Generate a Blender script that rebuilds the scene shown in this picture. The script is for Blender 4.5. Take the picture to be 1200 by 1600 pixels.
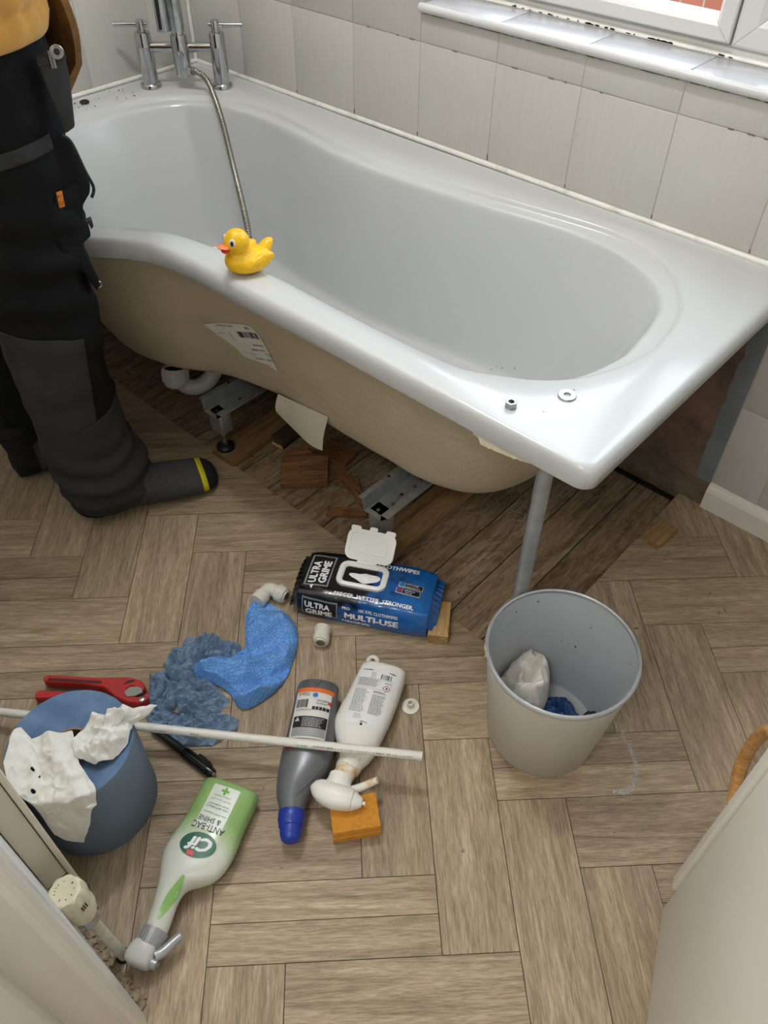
import bpy, bmesh, math, random
from math import sin, cos, pi, sqrt, atan2, radians, hypot, exp
from mathutils import Vector, Matrix, noise
from mathutils.bvhtree import BVHTree

random.seed(7)
scene = bpy.context.scene
COL = scene.collection
for o in list(bpy.data.objects):
    bpy.data.objects.remove(o, do_unlink=True)

# ------------------------------------------------------------------ camera
cam_data = bpy.data.cameras.new('camera')
cam = bpy.data.objects.new('camera', cam_data)
COL.objects.link(cam)
cam_data.sensor_fit = 'VERTICAL'
cam_data.sensor_height = 36.0
cam_data.sensor_width = 27.0
cam_data.lens = 1248.736 / 1600 * 36.0
cam_data.clip_start = 0.02
RX = Vector((0.73967402, 0.67292543, 0.00732844))
RY = Vector((0.48754233, -0.52833252, -0.69510231))
RZ = Vector((-0.46388017, 0.51772205, -0.71887347))
mw = Matrix.Identity(4)
for i in range(3):
    mw[i][0] = RX[i]; mw[i][1] = -RY[i]; mw[i][2] = -RZ[i]
mw.translation = Vector((2.00740667, -1.44788806, 1.29589667))
cam.matrix_world = mw
scene.camera = cam

# ------------------------------------------------------------------ world, lamps, exposure
world = bpy.data.worlds.new('overcast_sky')
scene.world = world
world.use_nodes = True
wn = world.node_tree
bg = wn.nodes['Background']
bg.inputs[0].default_value = (0.76, 0.88, 1.0, 1)
bg.inputs[1].default_value = 4.7

def area_light(name, loc, rot, size, energy, color, sizey=None, portal=False):
    l = bpy.data.lights.new(name, 'AREA')
    l.energy = energy; l.color = color; l.size = size
    if sizey:
        l.shape = 'RECTANGLE'; l.size_y = sizey
    else:
        l.shape = 'DISK'
    o = bpy.data.objects.new(name, l)
    COL.objects.link(o)
    o.location = loc; o.rotation_euler = rot
    if portal:
        l.cycles.is_portal = True
    return o
LAMP = (0.86, -0.70, 2.19)
lamp_data = bpy.data.lights.new('ceiling_lamp_light', 'POINT')
lamp_data.energy = 30.5; lamp_data.color = (0.965, 0.99, 1.0); lamp_data.shadow_soft_size = 0.07
lamp_light = bpy.data.objects.new('ceiling_lamp_light', lamp_data)
COL.objects.link(lamp_light); lamp_light.location = LAMP
portal = area_light('window_daylight_portal', (1.40, 0.13, 1.45), (radians(-90), 0, 0), 1.16, 10, (1, 1, 1), 1.06, portal=True)
hall_fill = area_light('hall_fill_light', (1.95, -2.15, 2.28), (0, 0, 0), 0.5, 15, (1.0, 0.985, 0.95))  # added fill light, unseen, brightens the room through the doorway

vs = scene.view_settings
vs.view_transform = 'Standard'
vs.look = 'None'
vs.gamma = 1.0
vs.use_curve_mapping = False
vs.exposure = 0.0

# ------------------------------------------------------------------ materials
def lin(c):
    r = []
    for x in c[:3]:
        x = x / 255.0
        r.append(x / 12.92 if x <= 0.04045 else ((x + 0.055) / 1.055) ** 2.4)
    return (r[0], r[1], r[2], 1.0)

class NT:
    def __init__(s, name):
        s.m = bpy.data.materials.new(name)
        s.m.use_nodes = True
        s.t = s.m.node_tree
        s.b = s.t.nodes['Principled BSDF']
    def n(s, typ, **kw):
        nd = s.t.nodes.new(typ)
        for k, v in kw.items():
            if k.startswith('i_'):
                nd.inputs[k[2:].replace('_', ' ')].default_value = v
            else:
                setattr(nd, k, v)
        return nd
    def l(s, a, b):
        s.t.links.new(a, b)
    def coord(s, scale=(1, 1, 1), kind='Object', rand=0.0):
        tc = s.n('ShaderNodeTexCoord')
        mp = s.n('ShaderNodeMapping')
        mp.inputs['Scale'].default_value = scale
        src = tc.outputs[kind]
        if rand:
            oi = s.n('ShaderNodeObjectInfo')
            mu = s.n('ShaderNodeMath', operation='MULTIPLY'); mu.inputs[1].default_value = rand
            s.l(oi.outputs['Random'], mu.inputs[0])
            ad = s.n('ShaderNodeVectorMath', operation='ADD')
            s.l(src, ad.inputs[0]); s.l(mu.outputs[0], ad.inputs[1])
            src = ad.outputs[0]
        s.l(src, mp.inputs['Vector'])
        return mp.outputs[0]
    def noise(s, vec, scale, detail=4, rough=0.55, dist=0.0):
        nd = s.n('ShaderNodeTexNoise')
        nd.inputs['Scale'].default_value = scale
        nd.inputs['Detail'].default_value = detail
        nd.inputs['Roughness'].default_value = rough
        nd.inputs['Distortion'].default_value = dist
        s.l(vec, nd.inputs['Vector'])
        return nd.outputs['Fac']
    def ramp(s, fac, stops):
        r = s.n('ShaderNodeValToRGB')
        e = r.color_ramp.elements
        while len(e) < len(stops):
            e.new(0.5)
        for k, (p, c) in enumerate(stops):
            e[k].position = p
            e[k].color = c if len(c) == 4 else (*c, 1)
        s.l(fac, r.inputs[0])
        return r.outputs[0]
    def mix(s, fac, a, b, blend='MIX'):
        m = s.n('ShaderNodeMix', data_type='RGBA', blend_type=blend)
        if isinstance(fac, (int, float)):
            m.inputs[0].default_value = fac
        else:
            s.l(fac, m.inputs[0])
        for sock, v in ((m.inputs[6], a), (m.inputs[7], b)):
            if isinstance(v, tuple):
                sock.default_value = v
            else:
                s.l(v, sock)
        return m.outputs[2]
    def bump(s, h, strength, dist=0.001):
        b = s.n('ShaderNodeBump')
        b.inputs['Strength'].default_value = strength
        b.inputs['Distance'].default_value = dist
        s.l(h, b.inputs['Height'])
        s.l(b.outputs[0], s.b.inputs['Normal'])

def M(name, c, rough=0.5, metal=0.0, var=0.0, vscale=10, bump=0.0, bscale=200, spec=0.5,
      coat=0.0, sheen=0.0, trans=0.0, dirt=None, dscale=6, damt=0.5, bdist=0.001, sss=0.0):
    x = NT(name)
    b = x.b
    col = lin(c)
    b.inputs['Base Color'].default_value = col
    b.inputs['Roughness'].default_value = rough
    b.inputs['Metallic'].default_value = metal
    b.inputs['Specular IOR Level'].default_value = spec
    b.inputs['Coat Weight'].default_value = coat
    b.inputs['Coat Roughness'].default_value = 0.16
    b.inputs['Sheen Weight'].default_value = sheen
    b.inputs['Transmission Weight'].default_value = trans
    if sss:
        b.inputs['Subsurface Weight'].default_value = sss
        b.inputs['Subsurface Radius'].default_value = (0.01, 0.01, 0.008)
    if var or dirt or bump:
        v = x.coord()
        cur = col
        if var:
            f = x.noise(v, vscale)
            d = tuple(max(0, ch * (1 - var)) for ch in col[:3]) + (1,)
            u = tuple(min(1, ch * (1 + var)) for ch in col[:3]) + (1,)
            cur = x.ramp(f, [(0.3, d), (0.7, u)])
        if dirt:
            f = x.noise(v, dscale, 6, 0.65)
            fr = x.ramp(f, [(0.5, (0, 0, 0, 1)), (0.72, (damt, damt, damt, 1))])
            cur = x.mix(fr, cur, lin(dirt))
        if not isinstance(cur, tuple):
            x.l(cur, b.inputs['Base Color'])
        if bump:
            x.bump(x.noise(v, bscale, 3), bump, bdist)
    return x.m

def wood_mat(name, dark, mid, light, rough=0.55, grain=1.0, knots=True, bump=0.15, stain=0.0):
    x = NT(name)
    v = x.coord((2.2, 26, 26), rand=37.0)
    v2 = x.coord((38, 430, 430), rand=37.0)
    v3 = x.coord((1.6, 7, 7), rand=91.0)
    n1 = x.noise(v, 1.5, 7, 0.68, 1.8)
    n2 = x.noise(v2, 1.0, 3, 0.6, 0.3)
    n3 = x.noise(v3, 2.0, 3, 0.5, 0.8)
    c1 = x.ramp(n1, [(0.28, lin(dark)), (0.50, lin(mid)), (0.74, lin(light))])
    g = x.ramp(n2, [(0.38, (0.66, 0.65, 0.64, 1)), (0.60, (1.10, 1.10, 1.10, 1))])
    c2 = x.mix(0.8 * grain, c1, g, 'MULTIPLY')
    t = x.ramp(n3, [(0.32, (0.86, 0.85, 0.84, 1)), (0.68, (1.06, 1.06, 1.05, 1))])
    c3 = x.mix(0.9, c2, t, 'MULTIPLY')
    if knots:
        vk = x.coord((1.0, 2.6, 2.6), rand=53.0)
        vo = x.n('ShaderNodeTexVoronoi'); vo.inputs['Scale'].default_value = 4.2
        x.l(vk, vo.inputs['Vector'])
        kn = x.ramp(vo.outputs['Distance'], [(0.0, (0.45, 0.42, 0.40, 1)), (0.035, (0.72, 0.70, 0.68, 1)), (0.10, (1, 1, 1, 1))])
        c3 = x.mix(0.8, c3, kn, 'MULTIPLY')
    if stain:
        vs_ = x.coord((1, 1, 1), kind='Object', rand=0)
        sn_ = x.noise(x.coord((5, 11, 11), rand=71.0), 1.4, 6, 0.62, 2.2)
        st = x.ramp(sn_, [(0.50, (1, 1, 1, 1)), (0.56, (0.62, 0.56, 0.50, 1)), (0.60, (0.92, 0.90, 0.86, 1)), (0.72, (0.60, 0.54, 0.50, 1))])
        c3 = x.mix(stain, c3, st, 'MULTIPLY')
    oi = x.n('ShaderNodeObjectInfo')
    ob = x.ramp(oi.outputs['Random'], [(0.0, (0.84, 0.82, 0.80, 1)), (0.5, (1.0, 0.99, 0.98, 1)), (1.0, (1.10, 1.10, 1.09, 1))])
    c4 = x.mix(1.0, c3, ob, 'MULTIPLY')
    x.l(c4, x.b.inputs['Base Color'])
    x.b.inputs['Roughness'].default_value = rough
    x.b.inputs['Specular IOR Level'].default_value = 0.35
    x.bump(n2, bump, 0.0006)
    return x.m

# ------------------------------------------------------------------ geometry helpers
class G:
    def __init__(s):
        s.v = []; s.f = []; s.mi = []
    def add(s, vf, T=None, mi=0):
        v, f = vf
        k = len(s.v)
        if T is None:
            s.v += [tuple(p) for p in v]
        else:
            s.v += [tuple(T @ Vector(p)) for p in v]
        s.f += [tuple(i + k for i in q) for q in f]
        s.mi += [mi] * len(f)
        return s
    @property
    def vf(s):
        return s.v, s.f

def obj(name, vf, mat, parent=None, smooth=True, loc=None, rot=None, sharp=40, mats=None, mi=None):
    me = bpy.data.meshes.new(name)
    me.from_pydata([tuple(p) for p in vf[0]], [], [tuple(q) for q in vf[1]])
    me.validate()
    me.update()
    bm = bmesh.new(); bm.from_mesh(me)
    bmesh.ops.recalc_face_normals(bm, faces=bm.faces)
    bm.to_mesh(me); bm.free()
    for m in (mats or [mat]):
        me.materials.append(m)
    if mi and len(mi) == len(me.polygons):
        me.polygons.foreach_set('material_index', mi)
    if smooth:
        me.polygons.foreach_set('use_smooth', [True] * len(me.polygons))
        try:
            me.set_sharp_from_angle(angle=radians(sharp))
        except Exception:
            pass
    o = bpy.data.objects.new(name, me)
    COL.objects.link(o)
    if parent:
        o.parent = parent
    if loc is not None:
        o.location = loc
    if rot is not None:
        o.rotation_euler = rot
    return o

def empty(name, label=None, cat=None, loc=(0, 0, 0), rot=(0, 0, 0), group=None, kind=None):
    o = bpy.data.objects.new(name, None)
    o.empty_display_size = 0.05
    COL.objects.link(o)
    o.location = loc
    o.rotation_euler = rot
    return tag(o, label, cat, group, kind)

def tag(o, label=None, cat=None, group=None, kind=None):
    if label: o['label'] = label
    if cat: o['category'] = cat
    if group: o['group'] = group
    if kind: o['kind'] = kind
    return o

def bm_vf(bm):
    bm.verts.ensure_lookup_table()
    for i, v in enumerate(bm.verts):
        v.index = i
    r = ([v.co[:] for v in bm.verts], [[v.index for v in f.verts] for f in bm.faces])
    bm.free()
    return r

def box(x0, x1, y0, y1, z0, z1, bev=0.0, seg=2):
    bm = bmesh.new()
    bmesh.ops.create_cube(bm, size=1)
    for v in bm.verts:
        v.co = Vector((x0 if v.co.x < 0 else x1, y0 if v.co.y < 0 else y1, z0 if v.co.z < 0 else z1))
    if bev:
        bmesh.ops.bevel(bm, geom=list(bm.edges), offset=bev, segments=seg, profile=0.5, affect='EDGES')
    return bm_vf(bm)

def loft(rings, cap0=True, cap1=True, closed=True):
    n = len(rings[0])
    v = [tuple(p) for r in rings for p in r]
    f = []
    for i in range(len(rings) - 1):
        for j in range(n if closed else n - 1):
            k = (j + 1) % n
            f.append((i * n + j, i * n + k, (i + 1) * n + k, (i + 1) * n + j))
    if cap0: f.append(tuple(range(n))[::-1])
    if cap1: f.append(tuple((len(rings) - 1) * n + j for j in range(n)))
    return v, f

def lathe(prof, n=32, cap0=False, cap1=False):
    rings = [[(r * cos(2 * pi * j / n), r * sin(2 * pi * j / n), z) for j in range(n)] for r, z in prof]
    return loft(rings, cap0, cap1)

def frames(pts):
    P = [Vector(p) for p in pts]
    T = []
    for i in range(len(P)):
        a = P[max(i - 1, 0)]; b = P[min(i + 1, len(P) - 1)]
        T.append((b - a).normalized())
    up = Vector((0, 0, 1)) if abs(T[0].z) < 0.9 else Vector((1, 0, 0))
    N = (up - T[0] * up.dot(T[0])).normalized()
    out = []
    for i in range(len(P)):
        N = (N - T[i] * N.dot(T[i])).normalized()
        out.append((P[i], T[i], N, T[i].cross(N)))
    return out

def tube(pts, r, n=12, cap=True, sq=1.0):
    fr = frames(pts)
    rs = r if isinstance(r, (list, tuple)) else [r] * len(fr)
    rings = []
    for (p, t, a, b), rr in zip(fr, rs):
        rings.append([p + a * (rr * cos(2 * pi * j / n)) + b * (rr * sq * sin(2 * pi * j / n)) for j in range(n)])
    return loft(rings, cap, cap)

def catmull(pts, per=6, closed=False):
    P = [Vector(p) for p in pts]
    n = len(P)
    out = []
    for i in range(n if closed else n - 1):
        if closed:
            a, b, c, d = P[(i - 1) % n], P[i], P[(i + 1) % n], P[(i + 2) % n]
        else:
            a, b, c, d = P[max(i - 1, 0)], P[i], P[i + 1], P[min(i + 2, n - 1)]
        for k in range(per):
            t = k / per
            out.append(0.5 * ((2 * b) + (c - a) * t + (2 * a - 5 * b + 4 * c - d) * t * t + (3 * b - a - 3 * c + d) * t ** 3))
    if not closed:
        out.append(P[-1])
    return out

def ellipsoid(c, rx, ry, rz, n=20, m=12, T=None):
    rings = []
    for i in range(1, m):
        a = pi * i / m
        rings.append([(c[0] + rx * sin(a) * cos(2 * pi * j / n), c[1] + ry * sin(a) * sin(2 * pi * j / n), c[2] - rz * cos(a)) for j in range(n)])
    v, f = loft(rings, False, False)
    v.append((c[0], c[1], c[2] - rz)); v.append((c[0], c[1], c[2] + rz))
    for j in range(n):
        k = (j + 1) % n
        f.append((len(v) - 2, k, j)); f.append((len(v) - 1, (m - 2) * n + j, (m - 2) * n + k))
    if T is not None:
        v = [tuple(T @ Vector(p)) for p in v]
    return v, f

def selli(a, b, n, e=2.0, cy=0.0, cz=0.0):
    """superellipse section points (y, z)"""
    out = []
    for j in range(n):
        t = 2 * pi * j / n
        c, s = cos(t), sin(t)
        out.append((cy + a * (abs(c) ** (2 / e)) * (1 if c >= 0 else -1), cz + b * (abs(s) ** (2 / e)) * (1 if s >= 0 else -1)))
    return out

def grid(nu, nv, fn):
    v = [tuple(fn(i / nu, j / nv)) for j in range(nv + 1) for i in range(nu + 1)]
    f = []
    for j in range(nv):
        for i in range(nu):
            a = j * (nu + 1) + i
            f.append((a, a + 1, a + nu + 2, a + nu + 1))
    return v, f

def thick(vf, t):
    """give a sheet real thickness"""
    bm = bmesh.new()
    vs_ = [bm.verts.new(p) for p in vf[0]]
    for q in vf[1]:
        try: bm.faces.new([vs_[i] for i in q])
        except ValueError: pass
    bm.normal_update()
    bmesh.ops.solidify(bm, geom=list(bm.faces), thickness=t)
    return bm_vf(bm)

def prism(poly, z0, z1, bev=0.0):
    """extruded polygon in xy"""
    bm = bmesh.new()
    vs_ = [bm.verts.new((p[0], p[1], z0)) for p in poly]
    f = bm.faces.new(vs_)
    r = bmesh.ops.extrude_face_region(bm, geom=[f])
    for e in r['geom']:
        if isinstance(e, bmesh.types.BMVert):
            e.co.z = z1
    if bev:
        bmesh.ops.bevel(bm, geom=list(bm.edges), offset=bev, segments=1, profile=0.5, affect='EDGES')
    return bm_vf(bm)

_tcache = {}
def text_vf(s, size=1.0, bold=0.0, align='CENTER', shear=0.0, spacing=1.0):
    key = (s, bold, align, shear, spacing)
    if key not in _tcache:
        c = bpy.data.curves.new('t', 'FONT')
        c.body = s
        c.align_x = align
        c.align_y = 'CENTER'
        c.offset = 0.0
        c.shear = shear
        c.space_character = spacing
        c.resolution_u = 2
        o = bpy.data.objects.new('t', c)
        COL.objects.link(o)
        dg = bpy.context.evaluated_depsgraph_get()
        me = bpy.data.meshes.new_from_object(o.evaluated_get(dg))
        tv_ = [(v.co.x, v.co.y) for v in me.vertices]; tf_ = [tuple(p.vertices) for p in me.polygons]
        if bold >= 0.03:                       # heavier strokes: overlapping shifted copies
            n_ = len(tv_); bv, bf = [], []
            for k_, (ox_, oy_) in enumerate(((0, 0), (bold, 0), (-bold, 0), (0, bold * .8), (0, -bold * .8))):
                bv += [(a_ + ox_, b_ + oy_) for a_, b_ in tv_]
                bf += [tuple(i_ + n_ * k_ for i_ in q_) for q_ in tf_]
            tv_, tf_ = bv, bf
        _tcache[key] = (tv_, tf_)
        bpy.data.objects.remove(o); bpy.data.curves.remove(c); bpy.data.meshes.remove(me)
    v, f = _tcache[key]
    return [(x * size, y * size) for x, y in v], f

def text_fit(s, width, height, bold=0.0, shear=0.0):
    """text stretched into a box centred at 0"""
    v, f = text_vf(s, 1.0, bold, shear=shear)
    x0 = min(p[0] for p in v); x1 = max(p[0] for p in v)
    y0 = min(p[1] for p in v); y1 = max(p[1] for p in v)
    return [((x - (x0 + x1) / 2) * width / (x1 - x0), (y - (y0 + y1) / 2) * height / max(1e-6, y1 - y0)) for x, y in v], f

def rect2(w, h, nx=1, ny=1, cx=0, cy=0):
    v = [(cx - w / 2 + w * i / nx, cy - h / 2 + h * j / ny) for j in range(ny + 1) for i in range(nx + 1)]
    f = [(j * (nx + 1) + i, j * (nx + 1) + i + 1, (j + 1) * (nx + 1) + i + 1, (j + 1) * (nx + 1) + i) for j in range(ny) for i in range(nx)]
    return v, f

def disc2(r, n=24, cx=0, cy=0, ry=None):
    return [(cx + r * cos(2 * pi * i / n), cy + (ry or r) * sin(2 * pi * i / n)) for i in range(n)], [tuple(range(n))]

def place2(vf, fn, T2=None):
    """map flat (x, y) art onto a surface by fn"""
    v, f = vf
    if T2:
        cx, cy, ang = T2
        c, s = cos(ang), sin(ang)
        v = [(cx + x * c - y * s, cy + x * s + y * c) for x, y in v]
    return [tuple(fn(x, y)) for x, y in v], f

def nz(p, s=1.0, o=0.0):
    return noise.noise(Vector((p[0] * s + o, p[1] * s - o * 1.7, p[2] * s + o * 0.3)))

def rf(p, s=1.0, o=0.0, octv=3):
    a = 0; amp = 1; q = s
    for k in range(octv):
        a += amp * (1 - abs(nz(p, q, o + 11 * k)) * 2.2)
        amp *= 0.5; q *= 2.1
    return a / 1.75

def creased(p, s, o=0.0):
    return 1 - (abs(nz(p, s, o)) * 2.0 + abs(nz(p, s * 2.1, o + 5)) * 1.1 + abs(nz(p, s * 4.4, o + 9)) * 0.6)

def polar_sheet(poly, c, fn, na=120, nr=40, rnd=0):
    """heightfield over an outline that is star-shaped about c; fn(x, y, r) -> point"""
    if rnd:
        poly = [(q.x, q.y) for q in catmull([(a, b, 0) for a, b in poly], rnd, True)]
    n = len(poly)
    R = []
    for k in range(na):
        a = 2 * pi * k / na
        dx, dy = cos(a), sin(a)
        best = 1e-4
        for i in range(n):
            ax, ay = poly[i][0] - c[0], poly[i][1] - c[1]
            ex, ey = poly[(i + 1) % n][0] - c[0] - ax, poly[(i + 1) % n][1] - c[1] - ay
            den = dx * ey - dy * ex
            if abs(den) < 1e-12: continue
            t = (ax * ey - ay * ex) / den; u = (ax * dy - ay * dx) / den
            if t > 0 and -1e-9 <= u <= 1 + 1e-9 and t > best: best = t
        R.append(best)
    v = [tuple(fn(c[0], c[1], 0.0))]
    for j in range(1, nr + 1):
        r = (j / nr) ** 0.85
        for k in range(na):
            a = 2 * pi * k / na
            v.append(tuple(fn(c[0] + R[k] * r * cos(a), c[1] + R[k] * r * sin(a), r)))
    f = [(0, 1 + k, 1 + (k + 1) % na) for k in range(na)]
    for j in range(nr - 1):
        for k in range(na):
            a = 1 + j * na + k; b = 1 + j * na + (k + 1) % na
            f.append((a, a + na, b + na, b))
    return v, f
# ------------------------------------------------------------------ shared materials
m_tile = None
def tile_mat(name, c):
    x = NT(name)
    v = x.coord((60, 60, 9), rand=5.0)
    v2 = x.coord((2, 2, 2), kind='Object', rand=5.0)
    f = x.noise(v, 2.0, 3)
    g = x.noise(v2, 2.2, 3)
    c1 = x.ramp(f, [(0.3, tuple(q * 0.955 for q in lin(c)[:3]) + (1,)), (0.7, lin(c))])
    t = x.ramp(g, [(0.3, (0.955, 0.94, 0.925, 1)), (0.7, (1, 1, 1, 1))])
    x.l(x.mix(1.0, c1, t, 'MULTIPLY'), x.b.inputs['Base Color'])
    x.b.inputs['Roughness'].default_value = 0.38
    x.bump(f, 0.12, 0.0008)
    return x.m
m_tile = tile_mat('wall_tile_glaze', (200, 198, 192))
m_grout = M('grout', (190, 184, 174), 0.85, var=0.22, vscale=22, bump=0.2)
m_seal = M('sealant', (233, 231, 224), 0.35, var=0.04, dirt=(120, 110, 95), dscale=25, damt=0.35)
m_paint = M('wall_paint', (226, 224, 220), 0.6, var=0.03, vscale=4)
m_white_gloss = M('white_gloss_paint', (226, 222, 212), 0.28, var=0.03, vscale=6)
m_upvc = M('window_plastic', (216, 216, 213), 0.32)
m_black_mould = M('mould', (45, 42, 38), 0.9)
m_plank = wood_mat('herringbone_oak', (134, 116, 94), (165, 146, 121), (189, 171, 146), 0.5)
m_board = wood_mat('old_floorboard', (98, 80, 61), (148, 126, 101), (176, 155, 129), 0.8, bump=0.4, stain=0.9)
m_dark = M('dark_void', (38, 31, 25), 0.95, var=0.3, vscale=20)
m_plaster = M('bare_plaster', (128, 105, 90), 0.95, var=0.25, vscale=9, dirt=(84, 70, 60), dscale=12, damt=0.8, bump=0.5, bscale=60, bdist=0.003)
m_bluegrey = M('grey_membrane', (118, 124, 128), 0.7, var=0.12, vscale=14)
m_concrete = M('rough_mortar', (112, 98, 80), 0.95, var=0.3, vscale=24, bump=0.8, bscale=90, bdist=0.004)
m_acryl = M('bath_acrylic', (200, 202, 202), 0.24, spec=0.6, coat=0.45)
m_fibre = M('glass_fibre_hull', (190, 174, 146), 0.6, var=0.06, vscale=9, bump=0.55, bscale=85, bdist=0.003)
m_chrome = M('chrome', (190, 192, 194), 0.14, 1.0, var=0.06, vscale=40, dirt=(120, 122, 122), dscale=30, damt=0.4)
m_galv = M('galvanised_steel', (176, 181, 182), 0.38, 0.7, var=0.14, vscale=40)
m_steel = M('steel', (168, 168, 165), 0.3, 1.0)
m_black = M('black_plastic', (22, 22, 23), 0.4)
m_blackrub = M('black_rubber', (24, 24, 24), 0.6)
m_white_pl = M('white_plastic', (226, 224, 217), 0.35, var=0.03)
m_cream = M('cream_plastic', (226, 217, 188), 0.35, var=0.03, vscale=30)
m_ink = M('black_print', (30, 30, 32), 0.6)
m_ink_grey = M('grey_print', (120, 120, 122), 0.6)
m_wh_print = M('white_print', (236, 238, 240), 0.5)
m_red_print = M('red_print', (190, 40, 45), 0.5)
m_blue_print = M('blue_print', (40, 120, 190), 0.5)
m_paper = M('paper_label', (218, 214, 204), 0.75, var=0.05, vscale=30)

# ------------------------------------------------------------------ floor
WX1 = 2.75
floor_g = G()
floor_g.add(box(-.12, WX1 + .1, -2.75, -.70, -.06, -.0042))
floor_g.add(box(1.64, WX1 + .1, -.70, .1, -.06, -.0042))
floor_g.add(box(-.12, 1.64, -.70, .1, -.06, -.0215))
floor = obj('floor', floor_g.vf, m_dark, smooth=False)
tag(floor, 'grey-brown oak herringbone floor with bare boards showing under the bath', kind='structure')

def clip(poly, ax, val, keep_less):
    out = []
    n = len(poly)
    for i in range(n):
        a, b = poly[i], poly[(i + 1) % n]
        da = (a[ax] - val) * (1 if keep_less else -1)
        db = (b[ax] - val) * (1 if keep_less else -1)
        if da <= 0: out.append(a)
        if (da < 0 < db) or (db < 0 < da):
            t = da / (da - db)
            out.append((a[0] + (b[0] - a[0]) * t, a[1] + (b[1] - a[1]) * t))
    return out

S2 = sqrt(.5)
def ab2w(a, b): return ((a + b) * S2, (b - a) * S2)
YCUT, XCUT, YLOW = -.642, 1.632, -2.64
def plank(a0, a1, b0, b1, horiz):
    g_ = .0006
    corners = [ab2w(a0 + g_, b0 + g_), ab2w(a0 + g_, b1 - g_), ab2w(a1 - g_, b1 - g_), ab2w(a1 - g_, b0 + g_)]
    polys = []
    C = corners
    for ax, val, less in ((0, XCUT, False), (0, WX1, True), (1, YLOW, False), (1, -.001, True)):
        if C: C = clip(C, ax, val, less)
    if len(C) > 2: polys.append(C)
    A = corners
    for ax, val, less in ((0, XCUT, True), (0, .001, False), (1, YLOW, False), (1, YCUT, True)):
        if A: A = clip(A, ax, val, less)
    if len(A) > 2: polys.append(A)
    # timber block lets into the corner of the vinyl
    if not polys: return
    ang = radians(45 if horiz else -45)
    ox, oy = ab2w(a1, b0) if horiz else ab2w(a0, b0)
    c, s = cos(-ang), sin(-ang)
    g = G()
    for p in polys:
        area = abs(sum(p[i][0] * p[(i + 1) % len(p)][1] - p[(i + 1) % len(p)][0] * p[i][1] for i in range(len(p)))) / 2
        if area < 2e-5: continue
        loc = [((x - ox) * c - (y - oy) * s, (x - ox) * s + (y - oy) * c) for x, y in p]
        n = len(loc)
        v = [(x, y, 0) for x, y in loc] + [(x, y, -.0041) for x, y in loc]
        f = [tuple(range(n))] + [(i, (i + 1) % n, n + (i + 1) % n, n + i) for i in range(n)]
        g.add((v, f))
    if g.v:
        obj('floor_plank', g.vf, m_plank, floor, smooth=False, loc=(ox, oy, 0), rot=(0, 0, ang))
MOD = .1148
for i in range(-26, 30):
    for n_ in range(-4, 4):
        a0 = 1.756 + MOD * i
        b0 = .622 + MOD * (i + 6 * n_)
        if i % 2 == 0:
            plank(a0, a0 + MOD / 2, b0, b0 + 3 * MOD, True)
            plank(a0 + MOD / 2, a0 + MOD, b0, b0 + 3 * MOD, True)
        else:
            plank(a0, a0 + MOD, b0, b0 + 3 * MOD, True)
        j = i
        b1 = .622 + MOD * j
        a1 = 1.756 + MOD * (j + 1 + 6 * n_)
        plank(a1, a1 + 3 * MOD, b1, b1 + MOD, False)

for k in range(19):
    x1 = 1.631 - .0893 * k
    x0 = x1 - .0893 + .0028
    if x1 < 0.03: break
    dz = random.uniform(-.0015, 0)
    y0, y1 = -.70, -.03 + random.uniform(-.006, .006)
    obj('floorboard', box(0, y1 - y0, 0, x1 - x0, -.017, -.0045 + dz, .0012, 1), m_board, floor, smooth=False,
        loc=(x1, y0, 0), rot=(0, 0, radians(90)))

# ------------------------------------------------------------------ walls
HC = 2.40
WSX0, WSX1, WSZ0, WSZ1 = .799, 1.992, .835, 1.95
wb = G()
wb.add(box(-.12, WSX0, .0015, .26, -.06, HC))
wb.add(box(WSX1, WX1 + .1, .0015, .26, -.06, HC))
wb.add(box(WSX0, WSX1, .0015, .26, -.06, WSZ0))
wb.add(box(WSX0, WSX1, .004, .26, WSZ1, HC))
wall_back = obj('wall_back', wb.vf, m_grout, smooth=False)
tag(wall_back, 'tiled wall under and beside the window, bare plaster below the bath', kind='structure')

_tiles = {}
def tile(parent, w, h, loc, rotz=0.0):
    key = (round(w, 4), round(h, 4))
    if key not in _tiles:
        o = obj('tile', box(.0008, w - .0008, 0, .0055, .0008, h - .0008, .0011, 2), m_tile, parent, smooth=True, sharp=60)
        _tiles[key] = o.data
    else:
        o = bpy.data.objects.new('tile', _tiles[key]); COL.objects.link(o); o.parent = parent
    o.location = loc; o.rotation_euler = (0, 0, rotz)
    return o
TW = .19868
xs = [.0049 + TW * k for k in range(15)]
zr = [.0676, .2760, .5250, .7745, 1.0240, 1.2740, 1.5240, 1.7740, 2.0240, 2.2740, 2.40]
for k in range(14):
    x0, x1 = xs[k], min(xs[k + 1], WX1)
    if x1 - x0 < .02: continue
    for r in range(10):
        z0, z1 = zr[r], zr[r + 1]
        xa = x0
        if z1 <= .5251:
            if x1 <= 1.687: continue
            xa = max(x0, 1.688)
        elif z0 < .53 and x0 < 1.66:
            z0 = .552
            if x1 > 1.70:                       # cut tile beside the bath end
                tile(wall_back, x1 - 1.702, zr[r + 1] - .525, (1.702, 0, .525)); 
                tile(wall_back, 1.702 - x0, z1 - z0, (x0, 0, z0)); continue
        if x0 > WSX0 - .01 and x1 < WSX1 + .01:
            if z0 >= WSZ0 and z1 <= WSZ1: continue
            if z0 < WSZ0 < z1: z1 = WSZ0 - .006
            if z0 < WSZ1 < z1: z0 = WSZ1
        tile(wall_back, x1 - xa, z1 - z0, (xa, 0, z0))
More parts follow.
